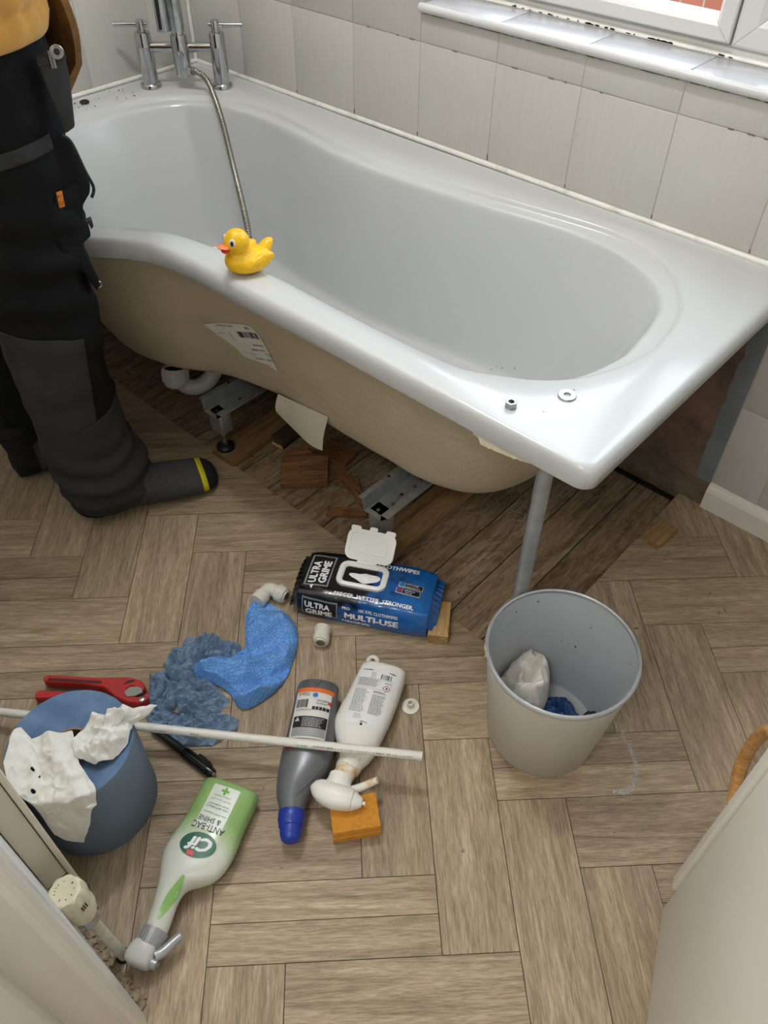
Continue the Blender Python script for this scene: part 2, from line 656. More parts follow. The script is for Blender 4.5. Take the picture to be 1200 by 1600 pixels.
def ragged(x0, x1, z0, z1, y, amp, seed, n=26, left=True, right=False, top=False):
    pts = []
    for i in range(n + 1):
        z = z0 + (z1 - z0) * i / n
        pts.append((x1 + (amp * nz((seed, z * 40, 0)) if right else 0), z))
    for i in range(n + 1):
        z = z1 - (z1 - z0) * i / n
        pts.append((x0 + (amp * nz((seed + 7, z * 40, 3)) + amp * .5 * nz((seed, z * 120, 9)) if left else 0), z))
    v = [(x, y, z) for x, z in pts] + [(x, y + .003, z) for x, z in pts]
    m = len(pts)
    return v, [tuple(range(m)), tuple(range(m, 2 * m))[::-1]] + [(i, (i + 1) % m, m + (i + 1) % m, m + i) for i in range(m)]
obj('bare_plaster', grid(60, 24, lambda u, v: (.01 + 1.675 * u, .0004 + .0010 * nz((u * 40, v * 14, 1)), .058 + .47 * v)), m_plaster, wall_back)
obj('membrane_strip', ragged(1.650, 1.687, .062, .53, -.0008, .012, 3), m_bluegrey, wall_back, smooth=False)
obj('mortar_band', grid(70, 6, lambda u, v: (.01 + 1.677 * u, -.001 - .006 * (1 - v) + .004 * nz((u * 60, v * 5, 4)), -.015 + .078 * v)), m_concrete, wall_back)

wl = obj('wall_left', box(-.12, -.0015, -1.60, .1, -.06, HC), m_grout, smooth=False)
tag(wl, 'tiled wall behind the bath taps', kind='structure')
ys = [0.0, -.131] + [-.131 - TW * k for k in range(1, 8)]
for k in range(len(ys) - 1):
    y1, y0 = ys[k], max(ys[k + 1], -1.466)
    if y1 - y0 < .02: continue
    for r in range(2, 10):
        z0, z1 = zr[r], zr[r + 1]
        if r == 2: z0 = .552 if y0 > -.86 else .525
        tile(wl, y1 - y0, z1 - z0, (0.0, y0, z0), radians(90))
    if y1 < -.86:
        for r in range(0, 2): tile(wl, y1 - y0, zr[r + 1] - zr[r], (0.0, y0, zr[r]), radians(90))

YF = -1.466
wf = G()
wf.add(box(-.12, 1.575, YF - .14, YF, -.06, HC))
wf.add(box(2.42, WX1 + .1, YF - .14, YF, -.06, HC))
wf.add(box(1.575, 2.42, YF - .14, YF, 2.05, HC))
wall_front = obj('wall_front', wf.vf, m_paint, smooth=False)
tag(wall_front, 'painted wall with the doorway', kind='structure')
wr = obj('wall_right', box(WX1, WX1 + .1, -2.75, .1, -.06, HC), m_paint, smooth=False)
tag(wr, 'painted wall to the right', kind='structure')
whl = obj('wall_hall', box(-.12, WX1 + .1, -2.75, -2.65, -.06, HC), m_paint, smooth=False)
tag(whl, 'painted wall of the hall behind the door', kind='structure')
whs = obj('wall_hall_side', box(1.0, 1.1, -2.65, YF - .14, -.06, HC), m_paint, smooth=False)
tag(whs, 'painted side wall of the hall', kind='structure')
ceil = obj('ceiling', box(-.12, WX1 + .1, -2.75, .26, HC, HC + .1), M('ceiling_paint', (236, 234, 230), 0.7), smooth=False)
tag(ceil, 'white painted ceiling', kind='structure')

# skirting right of the bath
def skirting(name, x0, x1, y, h, t, m, label):
    prof = [(0, 0), (-t, 0), (-t, h - .018), (-t * .8, h - .010), (-t * .55, h - .003), (-t * .2, h), (0, h)]
    rings = [[(x, y + p[0], p[1]) for p in prof] for x in (x0, x1)]
    o = obj(name, loft(rings), m, smooth=False)
    return tag(o, label, kind='structure')
skirting('baseboard_back', 1.688, WX1, .003, .0665, .017, m_white_gloss, 'short white skirting board right of the bath')
# debris and frayed edge along the front wall foot
g = G()
for k in range(90):
    x = random.uniform(1.40, 1.575)
    y = YF + abs(random.gauss(0, .006)) + .002
    r = random.uniform(.0012, .004)
    T = Matrix.Translation((x, y, r * .6)) @ Matrix.Rotation(random.uniform(0, 6), 4, 'Z')
    g.add(box(-r * 1.6, r * 1.6, -r * .7, r * .7, -r * .55, r * .5), T)
tag(obj('wall_foot_debris', g.vf, M('grit', (150, 132, 108), 0.9, var=.4, vscale=90), smooth=False),
    'crumbs of plaster and grit along the wall foot by the radiator pipe', 'debris', kind='stuff')

# doorway lining, moulded, faces into the opening
def lining_profile(side):
    pts = [(0, 0.0), (.012, -.001), (.020, -.004), (.025, -.010), (.024, -.016), (.018, -.021), (.0145, -.0235), (.0145, -.066), (.020, -.068), (.0285, -.072),
           (.030, -.078), (.030, -.112), (.024, -.118), (.014, -.120), (.014, -.14), (0, -.14)]
    return pts
def lining(xw, sgn, z1):
    pr_ = lining_profile(sgn)
    rings = [[(xw + sgn * p[0], YF + p[1], z) for p in pr_] for z in (0, z1)]
    return loft(rings)
door = empty('door_1', 'white gloss moulded door lining at the bottom left corner', loc=(0, 0, 0), kind='structure')
obj('jamb', lining(1.5755, 1, 2.05), m_white_gloss, door, sharp=25)
obj('jamb', lining(2.4195, -1, 2.05), m_white_gloss, door, sharp=25)
obj('head', box(1.5755, 2.4195, YF - .14, YF, 2.03, 2.05), m_white_gloss, door, smooth=False)

# ------------------------------------------------------------------ window and sill
win = empty('window_1', 'white plastic window with an opening sash on the left', loc=(0, 0, 0), kind='structure')
def member(x0, x1, z0, z1, w, yf, yb, ch=.006, w4=None):
    """four mitred members of a frame"""
    g = G()
    wl_, wr_, wb_, wt_ = w4 or (w, w, w, w)
    e = .0004
    def quad(outer, inner):
        # outer/inner: two (x,z) points each
        o0, o1 = outer; i0, i1 = inner
        def lerp(a, b, t): return (a[0] + (b[0] - a[0]) * t, a[1] + (b[1] - a[1]) * t)
        rings = []
        for t, y in ((0, yb), (0, yf + ch * .3), (.08, yf), (.72, yf), (.93, yf + ch), (1, yf + ch * 2.2), (1, yb)):
            rings.append([lerp(o0, i0, t) + (y,), lerp(o1, i1, t) + (y,)])
        n = len(rings)
        v = [(p[0], p[2], p[1]) for r in rings for p in r]
        f = [(2 * i, 2 * i + 1, 2 * ((i + 1) % n) + 1, 2 * ((i + 1) % n)) for i in range(n)]
        f += [tuple(2 * i for i in range(n)), tuple(2 * i + 1 for i in range(n))]
        g.add((v, f))
    X0, X1, Z0, Z1 = x0 + wl_, x1 - wr_, z0 + wb_, z1 - wt_
    quad(((x0 + e, z0), (x1 - e, z0)), ((X0 + e, Z0), (X1 - e, Z0)))
    quad(((x0 + e, z1), (x1 - e, z1)), ((X0 + e, Z1), (X1 - e, Z1)))
    quad(((x0, z0 + e), (x0, z1 - e)), ((X0, Z0 + e), (X0, Z1 - e)))
    quad(((x1, z0 + e), (x1, z1 - e)), ((X1, Z0 + e), (X1, Z1 - e)))
    return g.vf
obj('window_frame', member(WSX0, WSX1, .842, WSZ1, .022, .117, .18, .004), m_upvc, win, smooth=False)
obj('sash', member(.816, 1.408, .866, 1.93, .047, .105, .16, .006, (.047, .034, .032, .047)), m_upvc, win, smooth=False)
obj('sash', member(1.411, 1.976, .862, 1.93, .050, .112, .16), m_upvc, win, smooth=False)
m_glass = bpy.data.materials.new('window_glass'); m_glass.use_nodes = True
nt = m_glass.node_tree; nt.nodes.clear()
o_ = nt.nodes.new('ShaderNodeOutputMaterial'); mx = nt.nodes.new('ShaderNodeMixShader')
tr = nt.nodes.new('ShaderNodeBsdfTransparent'); gl = nt.nodes.new('ShaderNodeBsdfGlossy'); gl.inputs['Roughness'].default_value = .02
lw = nt.nodes.new('ShaderNodeLayerWeight'); lw.inputs[0].default_value = .5; fp_ = nt.nodes.new('ShaderNodeMath'); fp_.operation = 'POWER'; fp_.inputs[1].default_value = 5.0; nt.links.new(lw.outputs['Facing'], fp_.inputs[0]); fr = nt.nodes.new('ShaderNodeMath'); fr.operation = 'MULTIPLY_ADD'; fr.inputs[1].default_value = .9; fr.inputs[2].default_value = .03; nt.links.new(fp_.outputs[0], fr.inputs[0])
nt.links.new(fr.outputs[0], mx.inputs[0]); nt.links.new(tr.outputs[0], mx.inputs[1]); nt.links.new(gl.outputs[0], mx.inputs[2]); nt.links.new(mx.outputs[0], o_.inputs[0])
obj('pane', box(.862, 1.3755, .1165, .1225, .897, 1.884), m_glass, win, smooth=False)
obj('pane', box(1.460, 1.927, .1245, .1305, .911, 1.881), m_glass, win, smooth=False)
m_gasket = M('black_gasket', (40, 42, 48), .6)
obj('gasket', member(1.4595, 1.9275, .9105, 1.8815, .006, .1215, .146, .001), m_gasket, win, smooth=False)
# tiled sill
sx = [WSX0, .996, 1.195, 1.397, 1.597, 1.797, WSX1]
m_silltile = M('sill_tile_glaze', (190, 189, 193), .22, var=.05, vscale=7, coat=.3)
for a, b in zip(sx[:-1], sx[1:]):
    obj('sill_tile', box(a + .0015, b - .0015, -.003, .104, .832, .8455, .0015, 2), m_silltile, win, sharp=60)
obj('sill_grout', box(WSX0, WSX1, .0045, .118, .828, .8435), m_grout, win, smooth=False)
obj('sill_trim', tube([(WSX0, -.0045, .839), (WSX1, -.0045, .839)], .0085, 14), M('sill_trim_plastic', (206, 206, 205), .3), win)
obj('sill_seal', box(WSX0, WSX1, .103, .1175, .843, .851, .003, 1), m_seal, win, smooth=False)
g = G()
for k in range(46):
    x = random.choice([random.uniform(.95, 1.45), random.gauss(1.28, .02), random.gauss(1.12, .05)])
    L = random.uniform(.002, .010)
    g.add(box(x, x + L, .1020, .1033, .8475, .8475 + random.uniform(.001, .003)))
obj('mould_specks', g.vf, m_black_mould, win, smooth=False)['kind'] = 'stuff'
# dark mould marks under the sill trim and at tile joints
g = G()
for k in range(60):
    x = random.uniform(.80, 1.60)
    g.add(box(x, x + random.uniform(.002, .02), -.0012, 0.0012, .8275, .8275 + random.uniform(.001, .0028)))
for xx in xs[2:9]:
    z = .5815
    g.add(box(xx - .0012, xx + .0012, -.0008, .001, z + .002, z + random.uniform(.006, .016)))
for k in range(14):
    x = random.uniform(.6, 1.7); 
    g.add(box(x, x + random.uniform(.003, .014), -.0006, .001, .7735, .7755))
obj('mould_marks', g.vf, M('mould_brown', (122, 114, 104), .9), wall_back, smooth=False)['kind'] = 'stuff'

# brick garden wall and yard outside
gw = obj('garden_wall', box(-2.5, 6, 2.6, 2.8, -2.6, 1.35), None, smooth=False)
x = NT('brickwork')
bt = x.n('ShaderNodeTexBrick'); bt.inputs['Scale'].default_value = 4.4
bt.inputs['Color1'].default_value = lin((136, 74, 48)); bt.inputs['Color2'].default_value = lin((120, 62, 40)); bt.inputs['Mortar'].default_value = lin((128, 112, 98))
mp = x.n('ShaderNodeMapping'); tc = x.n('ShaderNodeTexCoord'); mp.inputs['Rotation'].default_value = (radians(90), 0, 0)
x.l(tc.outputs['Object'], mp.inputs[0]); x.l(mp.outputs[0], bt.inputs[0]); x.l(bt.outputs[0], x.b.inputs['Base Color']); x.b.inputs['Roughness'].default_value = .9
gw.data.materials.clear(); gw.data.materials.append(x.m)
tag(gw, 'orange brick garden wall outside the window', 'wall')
yard = obj('ground_outside', box(-2.5, 6, .27, 2.6, -2.7, -2.6), M('yard_paving', (150, 146, 140), .9, var=.15), smooth=False)
tag(yard, 'paved yard outside', kind='structure')

# radiator panel end, left edge
RB = .100
rad = empty('radiator', 'cream panel radiator with a rusty open bottom edge, behind the blue paper roll', 'radiator', loc=(.9, -1.45, 0))
def rbox(name, x0, x1, y0, y1, z0, z1, m, bev=.002):
    return obj(name, box(x0 - .9, x1 - .9, y0 + 1.45, y1 + 1.45, z0, z1, bev, 2), m, rad, sharp=60)
m_radp = M('radiator_enamel', (240, 232, 212), .35, var=.03)
rbox('front_panel', .60, 1.412, -1.4335, -1.4255, RB, .66, m_radp, .0025)
rbox('side_panel', 1.395, 1.405, YF + .001, -1.4345, RB + .034, .66, m_radp)
rbox('top_grille', .60, 1.405, YF + .002, -1.4345, .66, .672, m_radp)
m_rust = M('rusty_steel', (112, 72, 42), .9, var=.4, vscale=40, dirt=(60, 38, 26), dscale=30, bump=.5)
rbox('convector', .62, 1.394, YF + .006, -1.436, RB + .004, .64, m_rust, .001)
def wobj(name, vf, mat, parent, **kw):
    """world-coordinate geometry under an unrotated parent"""
    L = parent.location.copy()
    p = parent.parent
    while p:
        L = L + p.location; p = p.parent
    return obj(name, ([(q[0] - L.x, q[1] - L.y, q[2] - L.z) for q in vf[0]], vf[1]), mat, parent, **kw)

# ------------------------------------------------------------------ bathtub
H = .576
OUT = [(.004, -.004), (1.699, -.004)]
r_ = .022
for k in range(7):
    a = -pi / 2 * k / 6
    OUT.append((1.70 - r_ + r_ * cos(a), -.692 + r_ + r_ * sin(a)))
OUT += [(1.55, -.694), (1.40, -.695), (1.2, -.6965), (1.0, -.702), (.93, -.7035), (.864, -.7045), (.80, -.710), (.757, -.720), (.716, -.740), (.665, -.778), (.61, -.815), (.55, -.842),
        (.48, -.857), (.40, -.860), (.2, -.860), (.004, -.858)]
S1 = [(1.615, -.36), (1.61, -.42), (1.595, -.47), (1.57, -.522), (1.53, -.566), (1.49, -.592), (1.435, -.621), (1.38, -.634), (1.2, -.638), (1.0, -.636),
      (.886, -.637), (.783, -.653), (.717, -.677), (.63, -.738), (.56, -.782), (.45, -.805), (.32, -.785), (.2, -.71), (.135, -.6), (.118, -.45),
      (.128, -.3), (.175, -.205), (.276, -.13), (.422, -.108), (.577, -.124), (.749, -.142), (.886, -.138), (1.1, -.112), (1.29, -.085), (1.375, -.080),
      (1.469, -.103), (1.543, -.165), (1.596, -.25)]
BO = [(1.582, -.38), (1.577, -.44), (1.560, -.50), (1.535, -.54), (1.50, -.572), (1.45, -.600), (1.38, -.615), (1.2, -.620), (1.0, -.618), (.89, -.620), (.79, -.637),
      (.72, -.664), (.64, -.720), (.56, -.765), (.45, -.785), (.33, -.763), (.22, -.69), (.158, -.58), (.138, -.45), (.147, -.34), (.171, -.255), (.215, -.192),
      (.302, -.147), (.434, -.132), (.587, -.147), (.743, -.160), (.93, -.156), (1.1, -.140), (1.28, -.116), (1.373, -.120), (1.453, -.142), (1.515, -.180), (1.56, -.25)]
S1c = [(p.x, p.y) for p in catmull([(a, b, 0) for a, b in S1], 6, True)]
BOc = [(p.x, p.y) for p in catmull([(a, b, 0) for a, b in BO], 6, True)]
BC = (.80, -.40)
def raypoly(poly, ang):
    dx, dy = cos(ang), sin(ang)
    best = None
    n = len(poly)
    for i in range(n):
        ax, ay = poly[i][0] - BC[0], poly[i][1] - BC[1]
        bx, by = poly[(i + 1) % n][0] - BC[0], poly[(i + 1) % n][1] - BC[1]
        ex, ey = bx - ax, by - ay
        den = dx * ey - dy * ex
        if abs(den) < 1e-12: continue
        t = (ax * ey - ay * ex) / den
        u = (ax * dy - ay * dx) / den
        if t > 0 and -1e-9 <= u <= 1 + 1e-9:
            if best is None or t > best: best = t
    return best
angs = [2 * pi * k / 260 for k in range(260)]
for p in OUT: angs.append(atan2(p[1] - BC[1], p[0] - BC[0]) % (2 * pi))
angs = sorted(set(round(a, 6) for a in angs))
RO = [raypoly(OUT, a) for a in angs]; RS = [raypoly(S1c, a) for a in angs]; RB_ = [raypoly(BOc, a) for a in angs]
def ring(R, z, ins=0.0):
    return [(BC[0] + (r - ins) * cos(a), BC[1] + (r - ins) * sin(a), z) for r, a in zip(R, angs)]
BCX, BCY, BSX, BSY = .86, -.37, .80, .70
def wall_ring(f, z, off=0.0, depth=1.0):
    out = []
    for r, a in zip(RB_, angs):
        x = BC[0] + (r + off) * cos(a); y = BC[1] + (r + off) * sin(a)
        bx = BCX + (x - BCX) * BSX; by = BCY + (y - BCY) * BSY
        out.append((x + (bx - x) * f, y + (by - y) * f, z))
    return out
bath = empty('bathtub', 'white shower bath with bulging tap end and bare beige hull, front panel removed', 'bathtub', loc=(.85, -.38, 0))
rings = [ring(RO, H - .037, .014), ring(RO, H - .039, .004), ring(RO, H - .037, .001), ring(RO, H - .018, 0), ring(RO, H - .010, .0015), ring(RO, H - .005, .0045),
         ring(RO, H - .0018, .009), ring(RO, H - .0004, .014), ring(RO, H, .020),
         [tuple(Vector(p) * .5 + Vector(q) * .5) for p, q in zip(ring(RO, H + .0005, .02), ring(RS, H + .0005, -.006))],
         ring(RS, H, -.004), ring(RS, H - .0025, .001), ring(RS, H - .008, .006), ring(RS, H - .011, .010),
         ring(RB_, H - .0125, -.006), ring(RB_, H - .0145, -.001), ring(RB_, H - .019, .004), ring(RB_, H - .029, .008)]
for f, z in ((.16, .50), (.34, .43), (.52, .36), (.68, .30), (.80, .262), (.88, .243), (.97, .231)):
    rings.append(wall_ring(f, z, -.008))
for s_, z in ((1.08, .226), (1.2, .2235)):
    pass
def scale_ring(R, s_, z): return [(BCX + (p[0] - BCX) * s_, BCY + (p[1] - BCY) * s_, z) for p in R]
last = rings[-1]
rings += [scale_ring(last, .93, .2265), scale_ring(last, .84, .2245), scale_ring(last, .5, .222), scale_ring(last, .15, .220)]
wobj('tub_shell', loft(rings, False, True), m_acryl, bath, sharp=70)
# fibre hull
def lump(p, a):
    return (p[0] + a * nz(p, 16, 2), p[1] + a * nz(p, 16, 5), p[2] + a * .8 * nz(p, 13, 8))
hr = [ring(RS, H - .036, .004), wall_ring(0.02, H - .050, .014), wall_ring(.10, .51, .014)]
for f, z in ((.22, .462), (.34, .414), (.46, .366), (.58, .318), (.69, .280), (.79, .247), (.87, .225), (.94, .212), (1.0, .205)):
    hr.append(wall_ring(f, z, .014))
l2 = hr[-1]
hr += [scale_ring(l2, .94, .202), scale_ring(l2, .86, .201), scale_ring(l2, .5, .201), scale_ring(l2, .1, .201)]
hr = [[lump(p, .0035) for p in R] for R in hr]
hull_vf = loft(hr, False, True)
hull = wobj('fibre_hull', hull_vf, m_fibre, bath, sharp=80)
hull_bvh = BVHTree.FromPolygons([Vector(p) for p in hull_vf[0]], hull_vf[1])
def hull_y(x, z, off=.0012):
    h = hull_bvh.ray_cast(Vector((x, -1.2, z)), Vector((0, 1, 0)))
    return (h[0].y if h[0] else -.60) - off

# torn delivery label on the hull
def on_hull(off):
    return lambda x, z: (x, hull_y(x, z, off), z)
LBL = [(.752, .357), (.80, .379), (.858, .398), (.888, .404), (.905, .392), (.922, .352), (.930, .318), (.928, .302), (.905, .310), (.870, .304), (.835, .296), (.826, .306), (.818, .318), (.800, .328), (.780, .338), (.766, .348)]
def poly_tri_grid(poly, step, fn):
    """triangulated polygon with interior points so that it can follow a curved surface"""
    bm = bmesh.new()
    vs_ = [bm.verts.new((p[0], p[1], 0)) for p in poly]
    bm.faces.new(vs_)
    bmesh.ops.triangulate(bm, faces=list(bm.faces))
    bmesh.ops.subdivide_edges(bm, edges=list(bm.edges), cuts=3, use_grid_fill=True)
    bmesh.ops.triangulate(bm, faces=list(bm.faces))
    v, f = bm_vf(bm)
    return [tuple(fn(p[0], p[1])) for p in v], f
lab = wobj('torn_label', poly_tri_grid(LBL, .01, on_hull(.0016)), m_paper, bath, sharp=70)
tag(lab, 'torn white delivery label with barcode on the beige hull')
g = G()
ux, uz = Vector((.150, .047)).normalized(), None
def lab_fn(x, y):   # print runs upside down along the label
    c = Vector((.860, .352)); a = Vector((.955, .30)).normalized(); b = Vector((-.30, .955)).normalized()
    q = c + a * x + b * y
    return (q.x, hull_y(q.x, q.y, .0022), q.y)
for k in range(26):
    g.add(place2(rect2(random.choice([.0009, .0013, .0018]), .015, 1, 2, -.010 + k * .0024, .018), lab_fn))
def upside(vf): return [(-x, -y) for x, y in vf[0]], vf[1]
for s_, w, h, cx, cy in (('BARCELONA BATH', .05, .0045, -.038, .038), ('1700', .014, .006, .028, .036), ('GUEST', .02, .0035, -.062, .018), ('Model: FRONT', .034, .0045, .034, -.006),
                         ('Product TRIMMED', .04, .0045, .026, -.018), ('serial number / bath panel', .05, .003, -.012, -.030), ('C/H: GG', .022, .007, .055, -.027), ('A Smith, Customer', .062, .006, .032, -.041)):
    g.add(place2(upside(text_fit(s_, w, h, .01)), lab_fn, (cx, cy, 0)))
g.add(place2(rect2(.0012, .024, 1, 2, -.034, .012), lab_fn))
wobj('label_print', g.vf, m_ink, lab, smooth=False)

# peeled cream sheet hanging off the hull bottom edge
def flap_fn(u, v):
    x = .905 + .155 * u + .010 * v * (u - .3)
    top = .222 + .022 * u
    zz = top - (.070 + .012 * sin(pi * u)) * v * (1 - .35 * (1 - u) ** 4)
    y = -.566 - .010 * sin(v * 2.2) + .006 * sin(u * 5) * v
    return (x, y - .014 * v * u, zz)
flap = wobj('peeled_sheet', thick(grid(14, 8, flap_fn), .0012), M('sheet_card', (206, 198, 178), .6, var=.05, vscale=14), bath, sharp=70)
tag(flap, 'curved cream sheet peeling off the hull bottom')

# encapsulated board edge under the rim corner
g = G()
pts = []
n = 26
for k in range(n + 1):
    t = k / n
    pts.append((1.495 + .130 * t, .5365))
low = []
for k in range(n + 1):
    t = 1 - k / n
    low.append((1.495 + .130 * t, .5365 - (.031 * (1 - .80 * t) if t > .08 else .018) + .003 * nz((t * 20, 0, 3)) - .004 * sin(pi * t)))
pl = pts + low
v = [(x, -.678, z) for x, z in pl] + [(x, -.640 , z) for x, z in pl]
m = len(pl)
wobj('rim_board', (v, [tuple(range(m)), tuple(range(m, 2 * m))[::-1]] + [(i, (i + 1) % m, m + (i + 1) % m, m + i) for i in range(m)]),
     M('fibre_board_cream', (228, 218, 190), .7, var=.1, vscale=40), bath, smooth=False)

# cradle rails, brackets, rods and feet
def rail(x, y0, y1, zt):
    w, h, t = .030, .030, .0018
    prof = [(-w - .012, zt), (-w, zt), (-w + .004, zt - h), (w - .012, zt - h), (w - .010, zt - .012), (w + .008, zt - .012),
            (w + .008, zt - .012 - t), (w - .012 + t, zt - .012 - t), (w - .014 + t, zt - h - t), (-w + .004 - t, zt - h - t), (-w - t, zt - t), (-w - .012, zt - t)]
    return loft([[(x + p[0], y, p[1]) for p in prof] for y in (y0, y1)])
def rail_set(x, yf, zt, fy):
    r = wobj('cradle_rail', rail(x, yf, -.12, zt), m_galv, bath, smooth=False)
    for yy in (yf + .018, yf + .05, yf + .12, yf + .17):
        q_ = lathe([(0, zt - .0262), (.0042, zt - .0262), (.0042, zt - .0285), (.0, zt - .0285)], 10)
        wobj('rivet', ([(p[0] + x - .004 + .012 * (yy > yf + .03), p[1] + yy, p[2]) for p in q_[0]], q_[1]), m_steel, r)
    for yy in (yf + .085, yf + .15, yf + .23):
        for dx, z0, z1 in ((0, zt - .0286, zt - .0294), (-.036, zt + .0004, zt - .0012)):
            q_ = lathe([(0, z0), (.0038, z0), (.0038, z1), (0, z1)], 10)
            wobj('rail_hole', ([(p[0] + x + dx, p[1] + yy, p[2] + .0003) for p in q_[0]], q_[1]), m_dark, r, smooth=False)
    b = wobj('foot_bracket', box(x - .024, x + .020, fy - .016, fy + .016, zt - .085, zt - .030, .003, 2), m_galv, bath, sharp=50)
    fb = .0185
    rd = wobj('threaded_rod', lathe([(.005, fb + .006), (.005, zt - .040)], 12, True, True), m_steel, bath)
    for v_ in rd.data.vertices: v_.co.x += x; v_.co.y += fy
    ft = wobj('levelling_foot', lathe([(0, fb), (.022, fb), (.022, fb + .006), (.017, fb + .010), (.009, fb + .014), (0.006, fb + .014)], 24, True), m_black, bath)
    for v_ in ft.data.vertices: v_.co.x += x; v_.co.y += fy
    nt_ = wobj('foot_nut', lathe([(0, fb + .014), (.009, fb + .014), (.009, fb + .022), (0, fb + .022)], 6), m_steel, bath, smooth=False)
    for v_ in nt_.data.vertices: v_.co.x += x; v_.co.y += fy
rail_set(.757, -.648, .158, -.625)
rail_set(1.247, -.630, .158, -.605)
# corner support pole
po = wobj('support_pole', lathe([(.0125, .0), (.0125, .535)], 24, True, True), m_galv, bath)
po.data.transform(Matrix.Translation((1.615, -.660, 0)))
po = wobj('pole_foot', lathe([(0, -.004), (.026, -.004), (.026, .004), (.0135, .008), (.0135, .016)], 24), m_galv, bath)
po.data.transform(Matrix.Translation((1.615, -.660, 0)))

# waste trap under the tap end
trap = empty('waste_trap', 'grey-white plastic waste trap on the floor under the bath', 'trap', loc=(.53, -.585, 0))
pts = catmull([(.507, -.568, .060), (.520, -.552, .038), (.540, -.528, .036), (.552, -.495, .055), (.552, -.465, .10), (.552, -.45, .20)], 6)
wobj('bend', tube(pts, .021, 18), m_white_pl, trap)
T = Matrix.Translation((.505, -.570, .078)) @ Matrix.Rotation(radians(-14), 4, 'X') @ Matrix.Rotation(radians(-10), 4, 'Y')
g = G().add(lathe([(.020, -.034), (.026, -.030), (.031, -.018), (.032, .016), (.030, .019), (.027, .018), (.025, .0), (0, -.004)], 28), T)
for k in range(12):
    a = 2 * pi * k / 12
    g.add(box(.0312, .0338, -.0028, .0028, -.016, .012, .0008, 1), T @ Matrix.Rotation(a, 4, 'Z'))
wobj('collar', g.vf, m_white_pl, trap)
wobj('collar_mouth', ([tuple(T @ Vector((.0262 * cos(2 * pi * k / 24), .0262 * sin(2 * pi * k / 24), .0125))) for k in range(24)], [tuple(range(24))]), m_dark, trap)

# sealant beads on the two wall edges
sl = obj('trim_1', tube([(.70 * 0 + .004, -.86, H + .001), (.004, -.006, H + .001)], .006, 10), m_seal); tag(sl, 'bead of white sealant along the tap wall', kind='structure')
sl = obj('trim_2', tube([(.004, -.004, H + .001), (1.699, -.004, H + .001)], .006, 10), m_seal); tag(sl, 'bead of white sealant along the window wall', kind='structure')
sl = obj('trim_3', tube([(.004, -.004, H), (.004, -.004, 2.39)], .0055, 10), m_seal); tag(sl, 'bead of white sealant up the tiled corner', kind='structure')

# ------------------------------------------------------------------ bath mixer with shower hose
tapL, tapR = Vector((.085, -.212, H)), Vector((.218, -.088, H))
mid = (tapL + tapR) / 2
mixer = empty('bath_mixer_tap', 'chrome pillar bath shower mixer standing in the bath corner', 'tap', loc=tuple(mid))
ax = (tapR - tapL).normalized()
out_ = Vector((-ax.y, ax.x, 0)) * -1       # towards the bath
if out_.x < 0: out_ = -out_
for p, sg in ((tapL, -1), (tapR, 1)):
    pil = obj('tap_pillar', lathe([(0, .0), (.026, .0), (.026, .008), (.0235, .011), (.0195, .012), (.0195, .094), (.0199, .095), (.0195, .096), (.0195, .122), (.018, .126), (.0105, .1265), (.0105, .148), (.009, .152), (0, .152)], 32),
         m_chrome, mixer)
    pil.data.transform(Matrix.Translation(p - mid))
    h = wobj('lever_handle', tube([p + Vector((0, 0, .1415)) - ax * sg * .016, p + Vector((0, 0, .1415)) + ax * sg * .066], .0052, 14), m_chrome, mixer)
wobj('bridge', tube([tapL + Vector((0, 0, .092)), tapR + Vector((0, 0, .092))], .0115, 20), m_chrome, mixer)
up = Vector((0, 0, 1))
cb = mid + out_ * .012
lean = Vector((0, 0, 1))
b = obj('valve_body', lathe([(0, .030), (.0165, .030), (.019, .034), (.019, .052), (.0205, .053), (.0205, .122), (.0195, .125), (.016, .1255), (.0155, .132), (.0185, .133)], 30), m_chrome, mixer)
b.data.transform(Matrix.Translation(cb - mid))
wobj('diverter_button', tube([cb + Vector((0, 0, .083)) + out_ * .016, cb + Vector((0, 0, .083)) + out_ * .026], [.0105, .0100], 18), m_chrome, mixer)
wobj('button_cap', tube([cb + Vector((0, 0, .083)) + out_ * .026, cb + Vector((0, 0, .083)) + out_ * .031], [.0065, .005], 14), m_chrome, mixer)
# hand shower resting in its cradle
hs = [cb + Vector((0, 0, .132)), cb + Vector((0, 0, .20)), cb + out_ * .004 + Vector((0, 0, .27)), cb + out_ * .03 + Vector((0, 0, .33)), cb + out_ * .07 + Vector((0, 0, .37))]
wobj('hand_shower', tube(catmull(hs, 5), .0185, 24), m_chrome, mixer)
hd = obj('shower_head', lathe([(0, .012), (.024, .010), (.040, .0), (.040, -.008), (.036, -.010), (0, -.010)], 32), m_chrome, mixer)
hd.data.transform(Matrix.Translation(cb + out_ * .085 + Vector((0, 0, .365)) - mid) @ Matrix.Rotation(radians(-50), 4, ax))
